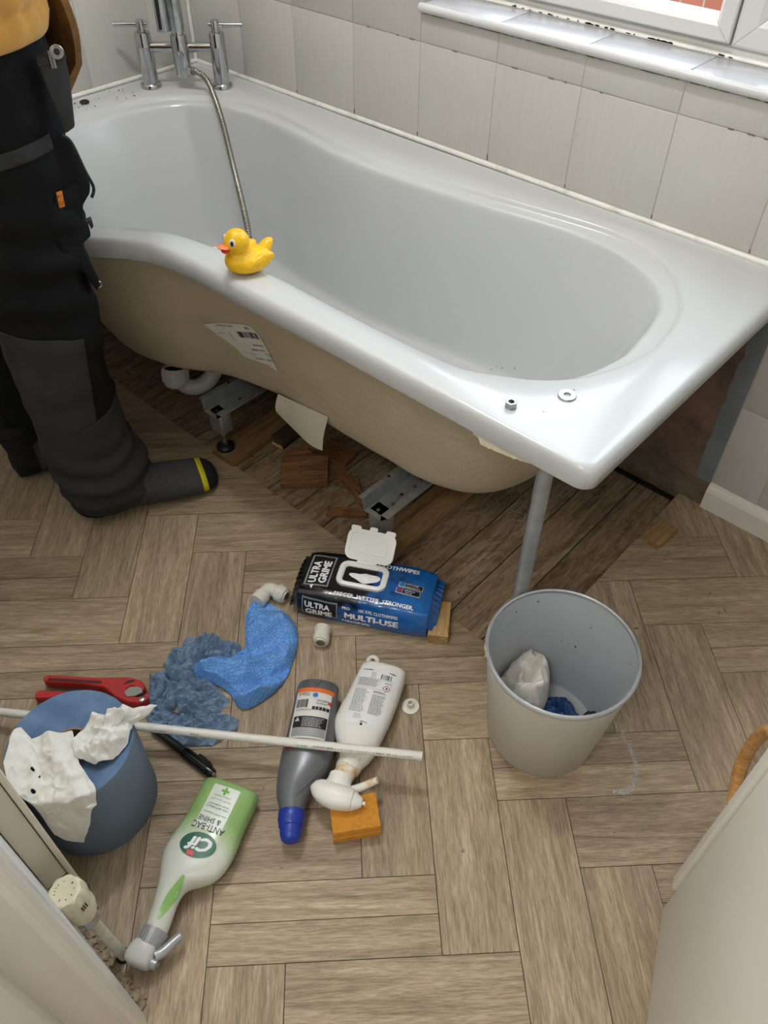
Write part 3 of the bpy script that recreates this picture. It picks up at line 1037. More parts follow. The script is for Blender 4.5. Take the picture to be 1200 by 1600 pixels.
# bath filler spout in front, to the left of the hand shower
sp0 = cb + out_ * .010 - ax * .030 + Vector((0, 0, .140))
g = G().add(tube([sp0 + Vector((0, 0, -.006)), sp0 + Vector((0, 0, .13))], .0155, 24))
wobj('cradle_slot', tube([sp0 + out_ * .0115 - ax * .004 + Vector((0, 0, .0)), sp0 + out_ * .0115 - ax * .004 + Vector((0, 0, .12))], .0052, 8), m_black, mixer)
wobj('cradle', g.vf, m_chrome, mixer)
hn0 = cb + Vector((0, 0, .042))
hdir = (out_ * .55 + ax * .8 + Vector((0, 0, .12))).normalized()
wobj('hose_nut', tube([hn0 + hdir * .014, hn0 + hdir * .034], [.0115, .0095], 16), m_chrome, mixer)
HOSE = [(0.2341, -0.1439, 0.6050), (0.3333, -0.1930, 0.5600), (0.4322, -0.2521, 0.5000), (0.5993, -0.3591, 0.4300)]
hp = catmull([hn0 + hdir * .03, hn0 + hdir * .045, HOSE[0], HOSE[1], HOSE[2], HOSE[3], (.66, -.40, .335), (.80, -.44, .258), (.93, -.44, .2375), (1.04, -.38, .2365)], 40)
L = 0; rr = []
prev = hp[0]
pts2 = []
# resample evenly
tot = [0]
for a, b_ in zip(hp[:-1], hp[1:]): tot.append(tot[-1] + (b_ - a).length)
step = .0012; N_ = int(tot[-1] / step)
j = 0
for k in range(N_):
    d = k * step
    while j < len(tot) - 2 and tot[j + 1] < d: j += 1
    t = (d - tot[j]) / max(1e-9, tot[j + 1] - tot[j])
    pts2.append(hp[j].lerp(hp[j + 1], t)); rr.append(.0073 if (k % 5) in (0, 1, 2) else .0056)
hose = wobj('shower_hose', tube(pts2, rr, 10), M('hose_steel', (150, 146, 136), .32, .9, var=.1, vscale=60), mixer, sharp=80)

# ------------------------------------------------------------------ things on the rim
def remesh(parts, vox, smooth_it=4, fac=.5):
    g = G()
    for p in parts: g.add(p)
    me = bpy.data.meshes.new('tmp'); me.from_pydata([tuple(v) for v in g.v], [], g.f); me.update()
    bm = bmesh.new(); bm.from_mesh(me); bmesh.ops.recalc_face_normals(bm, faces=bm.faces); bm.to_mesh(me); bm.free()
    o = bpy.data.objects.new('tmp', me); COL.objects.link(o)
    m = o.modifiers.new('r', 'REMESH'); m.mode = 'VOXEL'; m.voxel_size = vox
    if smooth_it:
        s = o.modifiers.new('s', 'SMOOTH'); s.iterations = smooth_it; s.factor = fac
    dg = bpy.context.evaluated_depsgraph_get()
    e = bpy.data.meshes.new_from_object(o.evaluated_get(dg))
    vf = ([tuple(v.co) for v in e.vertices], [tuple(p.vertices) for p in e.polygons])
    nr = [tuple(v.normal) for v in e.vertices]
    bpy.data.objects.remove(o); bpy.data.meshes.remove(me); bpy.data.meshes.remove(e)
    return vf, nr

def rubber_duck():
    d = empty('rubber_duck', 'yellow toy duck with an orange beak sitting on the bath rim', 'toy duck', loc=(.966, -.650, H + .0005), rot=(0, 0, radians(-99)))
    my = M('duck_yellow', (246, 194, 22), .35, var=.05, vscale=60, sss=.1, dirt=(176, 124, 44), dscale=70, damt=.4)
    Td = Matrix.Translation((-.034, 0, .030)) @ Matrix.Rotation(radians(40), 4, 'Y')
    parts = [ellipsoid((-.002, 0, .020), .043, .034, .0205, 28, 18), ellipsoid((.018, 0, .024), .024, .027, .021, 24, 14),
             ellipsoid((0, 0, 0), .024, .013, .010, 20, 12, Td), ellipsoid((-.022, 0, .024), .020, .024, .014, 20, 12), ellipsoid((.017, 0, .0585), .0225, .0215, .0225, 28, 18), ellipsoid((.014, 0, .040), .017, .018, .014, 22, 12)]
    for sg in (-1, 1):
        parts.append(ellipsoid((0, 0, 0), .024, .008, .012, 20, 12, Matrix.Translation((-.014, sg * .0285, .026)) @ Matrix.Rotation(radians(14), 4, 'Y')))
    (v, f), n_ = remesh(parts, .0018, 5)
    v = [(p[0], p[1], max(0, p[2] - .0012)) for p in v]
    body = obj('body', (v, f), my, d, sharp=180)
    mo = M('beak_orange', (240, 130, 82), .4)
    obj('upper_beak', ellipsoid((0, 0, 0), .0125, .0115, .0030, 20, 10, Matrix.Translation((.042, 0, .0555)) @ Matrix.Rotation(radians(-12), 4, 'Y')), mo, d)
    obj('lower_beak', ellipsoid((0, 0, 0), .0095, .0090, .0048, 18, 10, Matrix.Translation((.0385, 0, .0495)) @ Matrix.Rotation(radians(10), 4, 'Y')), M('beak_red', (218, 62, 26), .4), d)
    for sg in (-1, 1):
        T = Matrix.Translation((.0325, sg * .0128, .0645)) @ Matrix.Rotation(sg * radians(38), 4, 'Z') @ Matrix.Rotation(radians(-14), 4, 'Y')
        e = obj('eye', ellipsoid((0, 0, 0), .0022, .0052, .0068, 16, 10, T), m_white_pl, d)
        obj('pupil', ellipsoid((.0014, 0, -.0008), .0014, .0032, .0046, 14, 8, T), m_black, e)
    return d
rubber_duck()

nutE = empty('hex_nut', 'steel hexagonal nut lying on the bath rim corner', 'nut', loc=(1.535, -.650, H))
hexr = [[(r * cos(pi / 3 * k), r * sin(pi / 3 * k), z) for k in range(6)] for r, z in ((.0085, .0005), (.0095, .002), (.0095, .008), (.0085, .0095))]
inner = [[(.005 * cos(pi / 3 * k), .005 * sin(pi / 3 * k), z) for k in range(6)] for z in (.0095, .0005)]
obj('nut_body', loft(hexr + inner + [hexr[0]], False, False), m_steel, nutE, smooth=False)
obj('thread', lathe([(.0052, .0092), (.0045, .007), (.0052, .005), (.0045, .003), (.0052, .001)], 20), M('dark_thread', (70, 70, 70), .4, .8), nutE)
ws = obj('flat_washer', lathe([(.0055, .0), (.0130, .0), (.0136, .0006), (.0136, .0018), (.0130, .0024), (.0055, .0024), (.0055, 0)], 36), m_steel, loc=(1.581, -.574, H + .0006), sharp=30)
tag(ws, 'flat round steel washer on the bath rim beside the nut', 'washer')
rb = obj('rubber_ring', lathe([(.0085 + .0032 * cos(a), .0032 + .0032 * sin(a)) for a in [2 * pi * k / 10 for k in range(11)]], 28), m_blackrub, loc=(.062, -.395, H + .0005))
tag(rb, 'small black rubber ring on the rim by the tap wall', 'ring')
g = G()
for k in range(70):
    if k < 48: p = (random.uniform(.02, .10), random.gauss(-.46, .035))
    else: p = (random.uniform(.03, .12), random.uniform(-.42, -.27))
    r = random.uniform(.0004, .0014)
    g.add(box(-r * random.uniform(.6, 2), r, -r, r * .7, 0, r), Matrix.Translation((p[0], p[1], H + .0006)) @ Matrix.Rotation(random.uniform(0, 6), 4, 'Z'))
for k in range(6):
    p = (random.uniform(1.45, 1.67), random.uniform(-.66, -.55)); r = random.uniform(.0004, .0009)
    g.add(box(-r * 2, r, -r, r * .7, 0, r * .6), Matrix.Translation((p[0], p[1], H + .0006)) @ Matrix.Rotation(random.uniform(0, 6), 4, 'Z'))
tag(obj('rim_crumbs', g.vf, M('crumb_brown', (104, 84, 70), .9), smooth=False), 'dark crumbs scattered on the bath rim', 'debris', kind='stuff')

# ------------------------------------------------------------------ timber and rubbish under the bath
m_batten = wood_mat('raw_batten', (112, 84, 54), (146, 114, 78), (170, 138, 100), .75)
m_chip = wood_mat('rotten_ply', (92, 58, 36), (142, 98, 64), (170, 126, 86), .85, bump=.5, stain=.7)
m_pine = wood_mat('pine_offcut', (170, 132, 84), (196, 160, 110), (212, 180, 132), .7)
def timber(name, label, loc, rz, sx_, sy_, sz_, m, group=None, tilt=(0, 0)):
    o = obj(name, box(-sx_ / 2, sx_ / 2, -sy_ / 2, sy_ / 2, 0, sz_, .0012, 1), m, smooth=False, loc=loc, rot=(tilt[0], tilt[1], rz))
    return tag(o, label, 'timber', group)
timber('timber_batten', 'brown batten on the boards carrying the first bath foot', (.765, -.43, -.004), radians(91.5), .44, .072, .0215, m_batten)
timber('timber_batten', 'brown batten on the boards carrying the second bath foot', (1.247, -.40, -.004), radians(90), .44, .072, .0215, m_batten)
timber('timber_offcut', 'dark offcut with a pale sawn end behind the first bath foot', (.826, -.488, -.004), radians(95), .075, .036, .030, wood_mat('dark_offcut', (52, 42, 34), (70, 58, 46), (92, 78, 62)))
obj('sawn_end', box(.0365, .0385, -.017, .017, .002, .012, 0), m_pine, bpy.data.objects['timber_offcut'], smooth=False, rot=(0, 0, pi))
timber('timber_block', 'small pale wood block set in the vinyl corner beyond the waste bin', (1.665, -.160, -.006), radians(84), .074, .046, .022, m_batten)
timber('timber_offcut', 'pale wood offcut poking out behind the wipes packet', (1.462, -.672, 0.0), radians(-55), .085, .040, .024, m_pine)
def jag(name, label, poly, loc, rz, t, tilt=(0, 0), m=None):
    pp = []
    n = len(poly)
    for i in range(n):
        a, b_ = poly[i], poly[(i + 1) % n]
        L_ = hypot(b_[0] - a[0], b_[1] - a[1]); q = max(1, int(L_ / .008))
        for k in range(q):
            u = k / q
            j_ = .0032 if i % 2 == 0 else .0009
            pp.append((a[0] + (b_[0] - a[0]) * u + j_ * nz((i, u * 9, 1), 3), a[1] + (b_[1] - a[1]) * u + j_ * nz((i, u * 9, 5), 3)))
    o = obj(name, prism(pp, 0, t), m or m_chip, smooth=False, loc=loc, rot=(tilt[0], tilt[1], rz))
    return tag(o, label, 'timber')
jag('plywood_scrap', 'large jagged reddish plywood scrap lying under the bath', [(-.055, -.045), (.055, -.05), (.058, .035), (.02, .045), (.012, .07), (-.03, .075), (-.05, .05)], (.948, -.548, .004), radians(45), .012, (radians(4), radians(-3)))
jag('plywood_scrap', 'dark plywood scrap tucked behind the large jagged one', [(-.05, -.03), (.04, -.035), (.05, .02), (-.03, .04)], (.955, -.450, .0), radians(20), .010)
jag('wood_splinter', 'upper reddish wood splinter right of the large plywood scrap', [(-.05, -.013), (.05, -.012), (.055, .010), (-.045, .014)], (1.045, -.505, .001), radians(-15), .010, (0, radians(-4)))
jag('wood_splinter', 'middle reddish wood splinter beside the second bath foot', [(-.045, -.009), (.04, -.011), (.05, .006), (-.04, .010)], (1.085, -.512, .004), radians(-34), .009, (0, radians(-7)))
jag('wood_splinter', 'front reddish wood splinter lying before the second bath rail', [(-.045, -.011), (.045, -.010), (.048, .009), (-.040, .011)], (1.112, -.575, .0), radians(40), .009)
jag('plywood_scrap', 'brown plywood scrap leaning at the second bath rail', [(-.04, -.03), (.045, -.025), (.04, .03), (-.045, .03)], (1.150, -.455, .0), radians(65), .012, (radians(6), 0))
# cobweb and dust strands below the hull end
g = G()
for k in range(60):
    c = Vector((random.gauss(1.47, .035), random.gauss(-.44, .04), random.uniform(.06, .20)))
    p = [c]
    d = Vector((random.uniform(-1, 1), random.uniform(-1, 1), random.uniform(-.6, .6))).normalized()
    for q in range(6):
        d = (d + Vector((random.uniform(-1, 1), random.uniform(-1, 1), random.uniform(-.8, .8))) * .6).normalized()
        p.append(p[-1] + d * random.uniform(.003, .011))
    g.add(tube(catmull(p, 3), random.uniform(.00012, .00035), 4))
tag(obj('cobweb', g.vf, M('cobweb_grey', (150, 144, 134), .9)), 'grey cobweb strands hanging under the hull near the pole', 'cobweb', kind='stuff')
g = G()
for k in range(240):
    p = (random.uniform(.30, 1.60), random.uniform(-.63, -.10)); r = random.uniform(.0006, .0032)
    g.add(box(-r * random.uniform(.8, 2.4), r, -r, r * .7, 0, r), Matrix.Translation((p[0], p[1], -.0045)) @ Matrix.Rotation(random.uniform(0, 6), 4, 'Z'))
tag(obj('board_rubble', g.vf, M('rubble', (120, 104, 84), .95, var=.4, vscale=60), smooth=False), 'small crumbs of wood and mortar on the bare boards', 'debris', kind='stuff')
# ------------------------------------------------------------------ person
P0 = Vector((.66, -.90, 0)); Tn = Vector((.367, .930, 0)).normalized(); Ln = Vector((.930, -.367, 0)).normalized()
def pw(s, z, lat=0.0): return P0 + Tn * s + Ln * lat + Vector((0, 0, z))
def ering(cs, cl, z, a, b, n=28, e=2.3, tilt=0.0):
    out = []
    for y, x in selli(a, b, n, e):
        out.append(pw(cs + y, z + tilt * y, cl + x))
    return out
person = empty('person', 'person in black work trousers and a tan jacket standing in socks by the bath', 'person', loc=(.56, -.90, 0))
m_skin = M('skin', (205, 160, 132), .5, var=.05, vscale=30, sss=.1)
m_trou = M('trouser_black', (23, 23, 24), .95, var=.25, vscale=14, bump=.25, bscale=700, spec=.2)
m_trou_grey = M('trouser_grey', (56, 56, 57), .95, var=.14, vscale=16, bump=.25, bscale=700, spec=.2)
m_jack = M('jacket_tan', (204, 150, 66), .85, var=.08, vscale=20, bump=.3, bscale=500, sheen=.2)
m_lining = M('jacket_pile_lining', (120, 86, 44), .95, var=.25, vscale=60, bump=.7, bscale=300)
CL = -.10                                    # pelvis centre, lateral
# body: legs, torso, arms, head, hands in one continuous mesh
def limb(pts, rs, n=16): return tube(pts, rs, n)
bp = []
bp.append(limb([pw(.01, .05), pw(.0, .25), pw(.0, .46), pw(.0, .62), pw(.0, .84, -.01)], [.038, .050, .055, .068, .082]))
bp.append(limb([pw(-.09, .05, -.20), pw(-.085, .25, -.20), pw(-.07, .46, -.20), pw(-.05, .62, -.20), pw(0, .84, -.19)], [.038, .050, .055, .068, .082]))
bp.append(loft([ering(0, CL, z, a, b) for z, a, b in ((.80, .09, .13), (.90, .105, .165), (1.0, .10, .155), (1.12, .105, .15), (1.28, .12, .17), (1.40, .105, .19), (1.46, .07, .13), (1.50, .055, .06))]))
bp.append(limb([pw(.0, 1.46, CL), pw(.03, 1.56, CL)], [.058, .055]))
hc = pw(.055, 1.66, CL)
Th = Matrix.Translation(hc) @ Matrix(((Tn.x, Ln.x, 0, 0), (Tn.y, Ln.y, 0, 0), (0, 0, 1, 0), (0, 0, 0, 1))) @ Matrix.Rotation(radians(22), 4, 'Y')
bp.append(ellipsoid((0, 0, .02), .098, .077, .108, 24, 18, Th))
bp.append(ellipsoid((.03, 0, -.06), .062, .055, .058, 20, 14, Th))       # jaw
bp.append(ellipsoid((.102, 0, -.01), .018, .014, .026, 14, 10, Th))      # nose
for sg in (-1, 1): bp.append(ellipsoid((-.005, sg * .078, -.005), .020, .010, .033, 14, 10, Th))
bp.append(ellipsoid((.088, 0, -.065), .014, .026, .010, 14, 8, Th))
hands = []
for sg in (1, -1):
    sh = pw(.0, 1.40, CL + sg * .185); el = pw(.06, 1.13, CL + sg * .235); wr = pw(.245, 1.10, CL + sg * .10)
    bp.append(limb([pw(0, 1.40, CL + sg * .12), sh, el, wr], [.06, .052, .040, .030]))
    d = (wr - el).normalized(); side = Ln * sg; upv = d.cross(side).normalized()
    pc = wr + d * .05
    bp.append(limb([wr, wr + d * .03, wr + d * .085], [.027, .036, .036], 14))
    for k, (o_, ln_) in enumerate(((-.030, .072), (-.010, .080), (.011, .075), (.030, .058))):
        b0 = wr + d * .080 + side * o_
        bp.append(limb([b0 - d * .02, b0 + d * ln_ * .4 - Vector((0, 0, .004)), b0 + d * ln_ * .75 - Vector((0, 0, .020)), b0 + d * ln_ * .9 - Vector((0, 0, .038))], [.010, .0095, .009, .008], 10))
    b0 = wr + d * .035 - side * .026
    bp.append(limb([b0, b0 + d * .03 - side * .022, b0 + d * .060 - side * .028 - Vector((0, 0, .012))], [.013, .011, .009], 10))
for s0, l0 in ((-.02, 0.0), (-.105, -.20)):
    bp.append(limb([pw(s0 - .0, .045, l0), pw(s0 + .06, .034, l0 + .0), pw(s0 + .14, .020, l0 - .005)], [.028, .024, .012]))
bvf, bn = remesh(bp, .0065, 3)
wobj('body', bvf, m_skin, person, sharp=80)
hair = ellipsoid((-.012, 0, .034), .098, .083, .104, 24, 18, Th)
hv = [p for p in hair[0]]
Thi = Th.inverted()
keep = [f for f in hair[1] if all((Thi @ Vector(hv[i])).z > .02 or (Thi @ Vector(hv[i])).x < -.035 for i in f)]
wobj('hair', (hv, keep), M('hair_brown', (60, 44, 32), .7, bump=.5, bscale=300), person)
for sg in (-1, 1):
    e = wobj('eye', ellipsoid((.085, sg * .031, .018), .010, .013, .009, 14, 10, Th), m_white_pl, person)
    wobj('iris', ellipsoid((.0935, sg * .031, .018), .003, .0055, .0055, 12, 8, Th), M('iris_brown', (60, 40, 26), .2), e)

# trousers
tp = []
tp.append(loft([ering(cs, cl, z, a, b) for z, cs, cl, a, b in ((.022, .012, .032, .090, .078), (.06, .012, .030, .094, .084), (.12, .004, .024, .093, .083), (.20, -.006, .014, .087, .082), (.30, -.010, .006, .085, .082),
     (.40, -.003, 0, .090, .084), (.47, .002, 0, .093, .086), (.56, .0, 0, .093, .088), (.68, .004, .0, .106, .094), (.80, .006, -.004, .118, .098))]))
tp.append(loft([ering(cs, cl, z, a, b) for z, cs, cl, a, b in ((.030, -.085, -.20, .082, .072), (.06, -.085, -.20, .088, .078), (.12, -.09, -.20, .088, .078), (.22, -.092, -.20, .082, .078), (.32, -.085, -.20, .084, .080),
     (.45, -.068, -.20, .090, .084), (.60, -.04, -.20, .095, .088), (.72, -.01, -.20, .102, .094), (.80, -.006, -.196, .106, .098))]))
tp.append(loft([ering(cs, CL, z, a, b, e=2.6) for z, cs, a, b in ((.745, .003, .104, .180), (.80, .006, .122, .194), (.87, .008, .128, .198), (.93, .008, .126, .195), (1.0, .0, .112, .182), (1.03, 0, .108, .175))]))
(tv, tf), tn = remesh(tp, .0065, 6)
nv = []
for p, nn in zip(tv, tn):
    z = p[2]
    w = .0065 * nz((p[0] * 3, p[1] * 3, z * 7), 2.2, 3) + .0040 * (creased((p[0], p[1], z * 1.3), 7, 7) - .2)
    # bunching above the cuffs
    k = exp(-((z - .12) / .085) ** 2)
    dirv = Vector((p[0], p[1], 0)) - (P0 if (Vector((p[0], p[1], 0)) - P0).dot(Ln) > -.10 else P0 - Ln * .20 - Tn * .08)
    ang = atan2(dirv.dot(Tn), dirv.dot(Ln))
    w += k * .0052 * sin(z * 120 + 1.6 * sin(ang * 2 + 1) + 1.5 * nz((ang, z * 8, 2), 1.1))
    k2 = exp(-((z - .62) / .16) ** 2)
    w += k2 * .0050 * sin(z * 75 + ang * 2.2 + 2 * nz((ang * .7, z * 5, 9), 1.2))
    q = Vector(p) + Vector(nn) * w
    if q.z < .016: q.z = .016
    nv.append(tuple(q))
trou = wobj('trousers', (nv, tf), m_trou, person, sharp=180)
def patch(name, cond, off, mat, parent, sharp=60):
    """offset copy of the trouser faces that satisfy cond(s, z, lat)"""
    ids = {}
    v = []; f = []
    for q in tf:
        c = Vector((0, 0, 0))
        for i in q: c += Vector(nv[i])
        c /= len(q)
        d = c - P0
        if cond(d.dot(Tn), c.z, d.dot(Ln)):
            for i in q:
                if i not in ids:
                    ids[i] = len(v); v.append(tuple(Vector(nv[i]) + Vector(tn[i]) * off))
            f.append(tuple(ids[i] for i in q))
    return wobj(name, thick((v, f), -off * .8), mat, parent, sharp=180)
def clean_patch(name, pieces, off, mat, parent):
    """offset copy of the trousers cut by planes; pieces: lists of (point, normal) with the kept side along the normal"""
    G_ = G()
    for planes in pieces:
        bm = bmesh.new()
        vs_ = [bm.verts.new(Vector(a_) + Vector(b_) * off) for a_, b_ in zip(nv, tn)]
        for q in tf:
            try: bm.faces.new([vs_[i] for i in q])
            except ValueError: pass
        for co, no in planes:
            bmesh.ops.bisect_plane(bm, geom=list(bm.verts) + list(bm.edges) + list(bm.faces), plane_co=co, plane_no=no, clear_inner=True)
        bmesh.ops.delete(bm, geom=[v_ for v_ in bm.verts if not v_.link_faces], context='VERTS')
        G_.add(bm_vf(bm))
    return wobj(name, thick(G_.vf, -off * .8), mat, parent, sharp=180)
Z = Vector((0, 0, 1))
def pl(s, z, l, ns, nz_, nl): return (pw(s, z, l), (Tn * ns + Z * nz_ + Ln * nl).normalized())
right = pl(0, 0, -.096, 0, 0, 1)
pn = clean_patch('knee_panel', [
    [right, pl(0, .032, 0, .06, 1, 0), pl(0, .262, 0, .25, -1, 0)],
    [right, pl(0, .262, 0, -.25, 1, 0), pl(0, .462, 0, -.25, -1, 0), pl(.046, .45, 0, -1, .12, 0)]], .0022, m_trou_grey, trou)
tag(pn, 'dark grey reinforced lower leg panel')
bd = clean_patch('thigh_band', [[pl(0, 0, -.02, 0, 0, 1), pl(0, .774, 0, -.12, 1, 0), pl(0, .797, 0, .12, -1, 0), pl(.088, .79, 0, -1, 0, 0)]], .0022, m_trou_grey, trou)
bt = patch('trouser_belt', lambda s, z, l: .985 < z < 1.022, .004, m_black, trou)
# stitched edge of the grey panel
g = G()
g.add(tube([pw(-.075 + .012 * k, .459 - .25 * (-.075 + .012 * k) + .004, .062 + .022 * (1 - ((-.02 + .012 * (k - 4)) / .075) ** 2)) for k in range(11)], .0012, 6))
# holster pocket hanging on the front of the thigh
def slab(name, poly, lat, t, mat, parent, bend=0.0, bev=.002):
    pp = [(s, z) for s, z in poly]
    bm = bmesh.new()
    f = bm.faces.new([bm.verts.new((s, z, 0)) for s, z in pp])
    r = bmesh.ops.extrude_face_region(bm, geom=[f])
    for e_ in r['geom']:
        if isinstance(e_, bmesh.types.BMVert): e_.co.z = t
    bmesh.ops.bevel(bm, geom=list(bm.edges), offset=bev, segments=2, profile=.5, affect='EDGES')
    v, fc = bm_vf(bm)
    out = [pw(p[0], p[1], lat + p[2] + bend * (p[0] - .09)) for p in v]
    return wobj(name, (out, fc), mat, parent, sharp=50)
hol = slab('holster_pocket', [(.06, .80), (.088, .797), (.105, .798), (.116, .786), (.126, .738), (.133, .708), (.128, .694), (.111, .680), (.106, .655), (.112, .648), (.111, .625), (.094, .619), (.097, .583), (.101, .540), (.096, .524), (.088, .545), (.072, .60), (.055, .62), (.050, .70)], .035, .030, m_trou, trou, -.5, .004)
tag(hol, 'black hanging holster pocket on the thigh')
slab('holster_flap', [(.068, .715), (.110, .722), (.106, .690), (.066, .682)], .058, .012, m_trou, hol, -.5, .003)
slab('hammer_loop', [(.092, .652), (.120, .652), (.120, .638), (.115, .634), (.112, .646), (.094, .644)], .050, .010, m_black, hol, -.5, .001)
slab('hammer_strap', [(.060, .63), (.092, .615), (.104, .545), (.102, .532), (.095, .530), (.078, .590)], .056, .010, m_trou, hol, -.5, .003)
wobj('strap_ring', tube([pw(.1, .537, .058) + Vector((0, 0, .006 * sin(a))) + Tn * (.006 * cos(a)) for a in [2 * pi * k / 14 for k in range(15)]], .0014, 6), m_steel, hol)
wobj('holster_piping', tube(catmull([pw(.106, .799, .062), pw(.118, .786, .060), pw(.128, .738, .058), pw(.135, .708, .056), pw(.128, .692, .056)], 5), .0028, 8), m_black, hol)
gp = slab('side_pocket', [(.099, .917), (.141, .919), (.140, .880), (.129, .812), (.111, .806), (.108, .838), (.102, .880)], .074, .016, m_trou_grey, trou, -.35, .004)
tag(gp, 'grey hanging side pocket with a silver tool in it')
slab('pocket_hem', [(.0985, .917), (.1415, .919), (.1415, .907), (.0985, .905)], .0755, .0165, m_trou_grey, gp, -.35, .0015)
g = G()
for k, r in enumerate((.0085, .006)):
    g.add(tube([pw(.129, .921, .085) + Vector((0, 0, r * sin(a))) + Tn * (r * cos(a)) for a in [2 * pi * q / 16 for q in range(17)]], .0017, 8))
g.add(tube([pw(.122, .90, .083), pw(.122, .925, .083)], .0022, 8)); g.add(tube([pw(.118, .90, .083), pw(.118, .923, .083)], .0018, 8))
wobj('pocket_tool', g.vf, m_steel, gp)
# narrow side seam piping and orange tag
og = slab('orange_tag', [(.072, .728), (.0815, .728), (.0795, .703), (.0700, .703)], .090, .003, M('tag_orange', (214, 122, 36), .6), trou, -.3, .0006)
def tagfn(x, y): return pw(.0757 + x - .09 * (-y) * 0, .7155 + y, .0934 - .3 * (.0757 + x - .09))
g = G()
for s_, cy in (('T', .006), ('C', -.005)):
    g.add(place2(text_fit(s_, .0055, .007, .02), tagfn, (0, cy, radians(90))))
wobj('tag_print', g.vf, M('tag_brown', (70, 34, 14), .7), og, smooth=False)

# socks
m_sock = M('sock_grey', (64, 64, 65), .95, var=.16, vscale=90, bump=.35, bscale=900)
m_sockb = M('sock_black', (20, 20, 21), .95, var=.2, vscale=90, bump=.35, bscale=900)
m_socky = M('sock_yellow', (206, 196, 30), .9)
def sock(heel, toe, name='sock'):
    heel = Vector(heel); toe = Vector(toe)
    d = (toe - heel).normalized(); sd = Vector((d.y, -d.x, 0))
    L_ = (toe - heel).length
    prof = [(-.004, .006, .030, .060), (.004, .026, .0, .090), (.02, .036, .0, .125), (.05, .041, 0, .128), (.075, .042, 0, .112), (.10, .042, 0, .096), (.14, .045, 0, .082), (.18, .050, 0, .071), (.21, .0515, 0, .062),
            (.236, .0505, 0, .0545), (.238, .0502, 0, .054), (.250, .049, 0, .050), (.252, .0487, 0, .0495), (.264, .042, .0, .044), (.274, .030, .003, .036), (.279, .014, .008, .026)]
    R = []
    for u, w, z0, z1 in prof:
        uu = u * L_ / .279
        shift = .006 * sin(pi * u / .279)
        R.append([heel + d * uu + sd * (q[0] + shift) + Vector((0, 0, q[1])) for q in selli(w, (z1 - z0) / 2, 26, 2.35, 0, (z0 + z1) / 2)])
    base = wobj(name, loft(R[3:11], True, True), m_sock, person, sharp=80)
    a = wobj('sock_heel', loft(R[0:4], True, True), m_sockb, base, sharp=80)
    wobj('sock_band', loft(R[10:12], True, True), m_socky, base, sharp=80)
    wobj('sock_toe', loft(R[11:], True, True), m_sockb, base, sharp=80)
    wobj('sock_cuff', tube([heel + d * .045 + Vector((0, 0, .05)), heel + d * .030 + Vector((0, 0, .14))], [.042, .044], 24), m_sockb, base)
    return base
sock((.692, -.950, 0), (.809, -.697, 0))
sock((.462, -1.01, 0), (.520, -.735, 0))

# jacket
jp = []
jp.append(loft([ering(cs, CL, z, a, b, 32, 2.5) for z, cs, a, b in ((.925, .0, .142, .222), (.96, .0, .150, .232), (1.02, .0, .155, .236), (1.15, 0, .150, .232), (1.28, .0, .148, .225), (1.38, -.005, .132, .215), (1.45, -.01, .10, .15), (1.50, -.005, .078, .085), (1.53, .0, .078, .082))]))
for sg in (1, -1):
    jp.append(tube([pw(0, 1.385, CL + sg * .13), pw(.0, 1.38, CL + sg * .195), pw(.03, 1.26, CL + sg * .232), pw(.06, 1.13, CL + sg * .24), pw(.15, 1.105, CL + sg * .175), pw(.225, 1.10, CL + sg * .118)], [.085, .080, .070, .066, .058, .046], 20))
(jv, jf), jn = remesh(jp, .0095, 5)
nj = []
for p, nn in zip(jv, jn):
    z = p[2]
    w = .006 * nz((p[0] * 2, p[1] * 2, z * 4), 2.5, 13) + .003 * nz(p, 14, 17)
    if .928 < z < 1.0:
        w += .0030 * sin((atan2(p[1] + .863, p[0] - .567)) * 34) * exp(-((z - .968) / .018) ** 2)
        w -= .009 * exp(-((z - .973) / .009) ** 2)
    nj.append(tuple(Vector(p) + Vector(nn) * w))
jack = wobj('jacket', (nj, jf), m_jack, person, sharp=180)
# open front edge hanging down, pile lining outwards
def edge_fn(u, v):
    z = .985 - .150 * v
    s = .150 + .018 * sin(pi * (.15 + .75 * v)) - .020 * max(0, v - .75) * 4 * (1 - u)
    return pw(s - .030 * u - .010 * u * v, z + .022 * (1 - u) * v * 0, -.012 - .075 * u + .012 * sin(v * 5))
wobj('jacket_front_edge', thick(grid(8, 16, edge_fn), .012), m_lining, jack, sharp=80)
# ------------------------------------------------------------------ lying bottles: local x = from base to nozzle, y = lateral, z = up
def bottle_rings(secs, n=36):
    """secs: (x, centre_y, half_w, z_low, z_high, exponent)"""
    return [[(x,) + q for q in selli(w, (z1 - z0) / 2, n, e, cy, (z0 + z1) / 2)] for x, cy, w, z0, z1, e in secs]
def refine(secs, per=5):
    P = [s for s in secs]
    out = []
    for i in range(len(P) - 1):
        a, b, c, d = P[max(i - 1, 0)], P[i], P[i + 1], P[min(i + 2, len(P) - 1)]
        for k in range(per):
            t = k / per
            out.append(tuple(.5 * (2 * b[j] + (c[j] - a[j]) * t + (2 * a[j] - 5 * b[j] + 4 * c[j] - d[j]) * t * t + (3 * b[j] - a[j] - 3 * c[j] + d[j]) * t ** 3) for j in range(6)))
    out.append(P[-1])
    return out
def top_fn(secs, off=.0006):
    def fn(x, y):
        i = 0
        while i < len(secs) - 2 and secs[i + 1][0] < x: i += 1
        a, b = secs[i], secs[i + 1]
        t = max(0, min(1, (x - a[0]) / max(1e-6, b[0] - a[0])))
        s = [a[j] + (b[j] - a[j]) * t for j in range(6)]
        r = min(.995, abs((y - s[1]) / s[2]))
        return (x, y, (s[3] + s[4]) / 2 + (s[4] - s[3]) / 2 * (1 - r ** s[5]) ** (1 / s[5]) + off)
    return fn
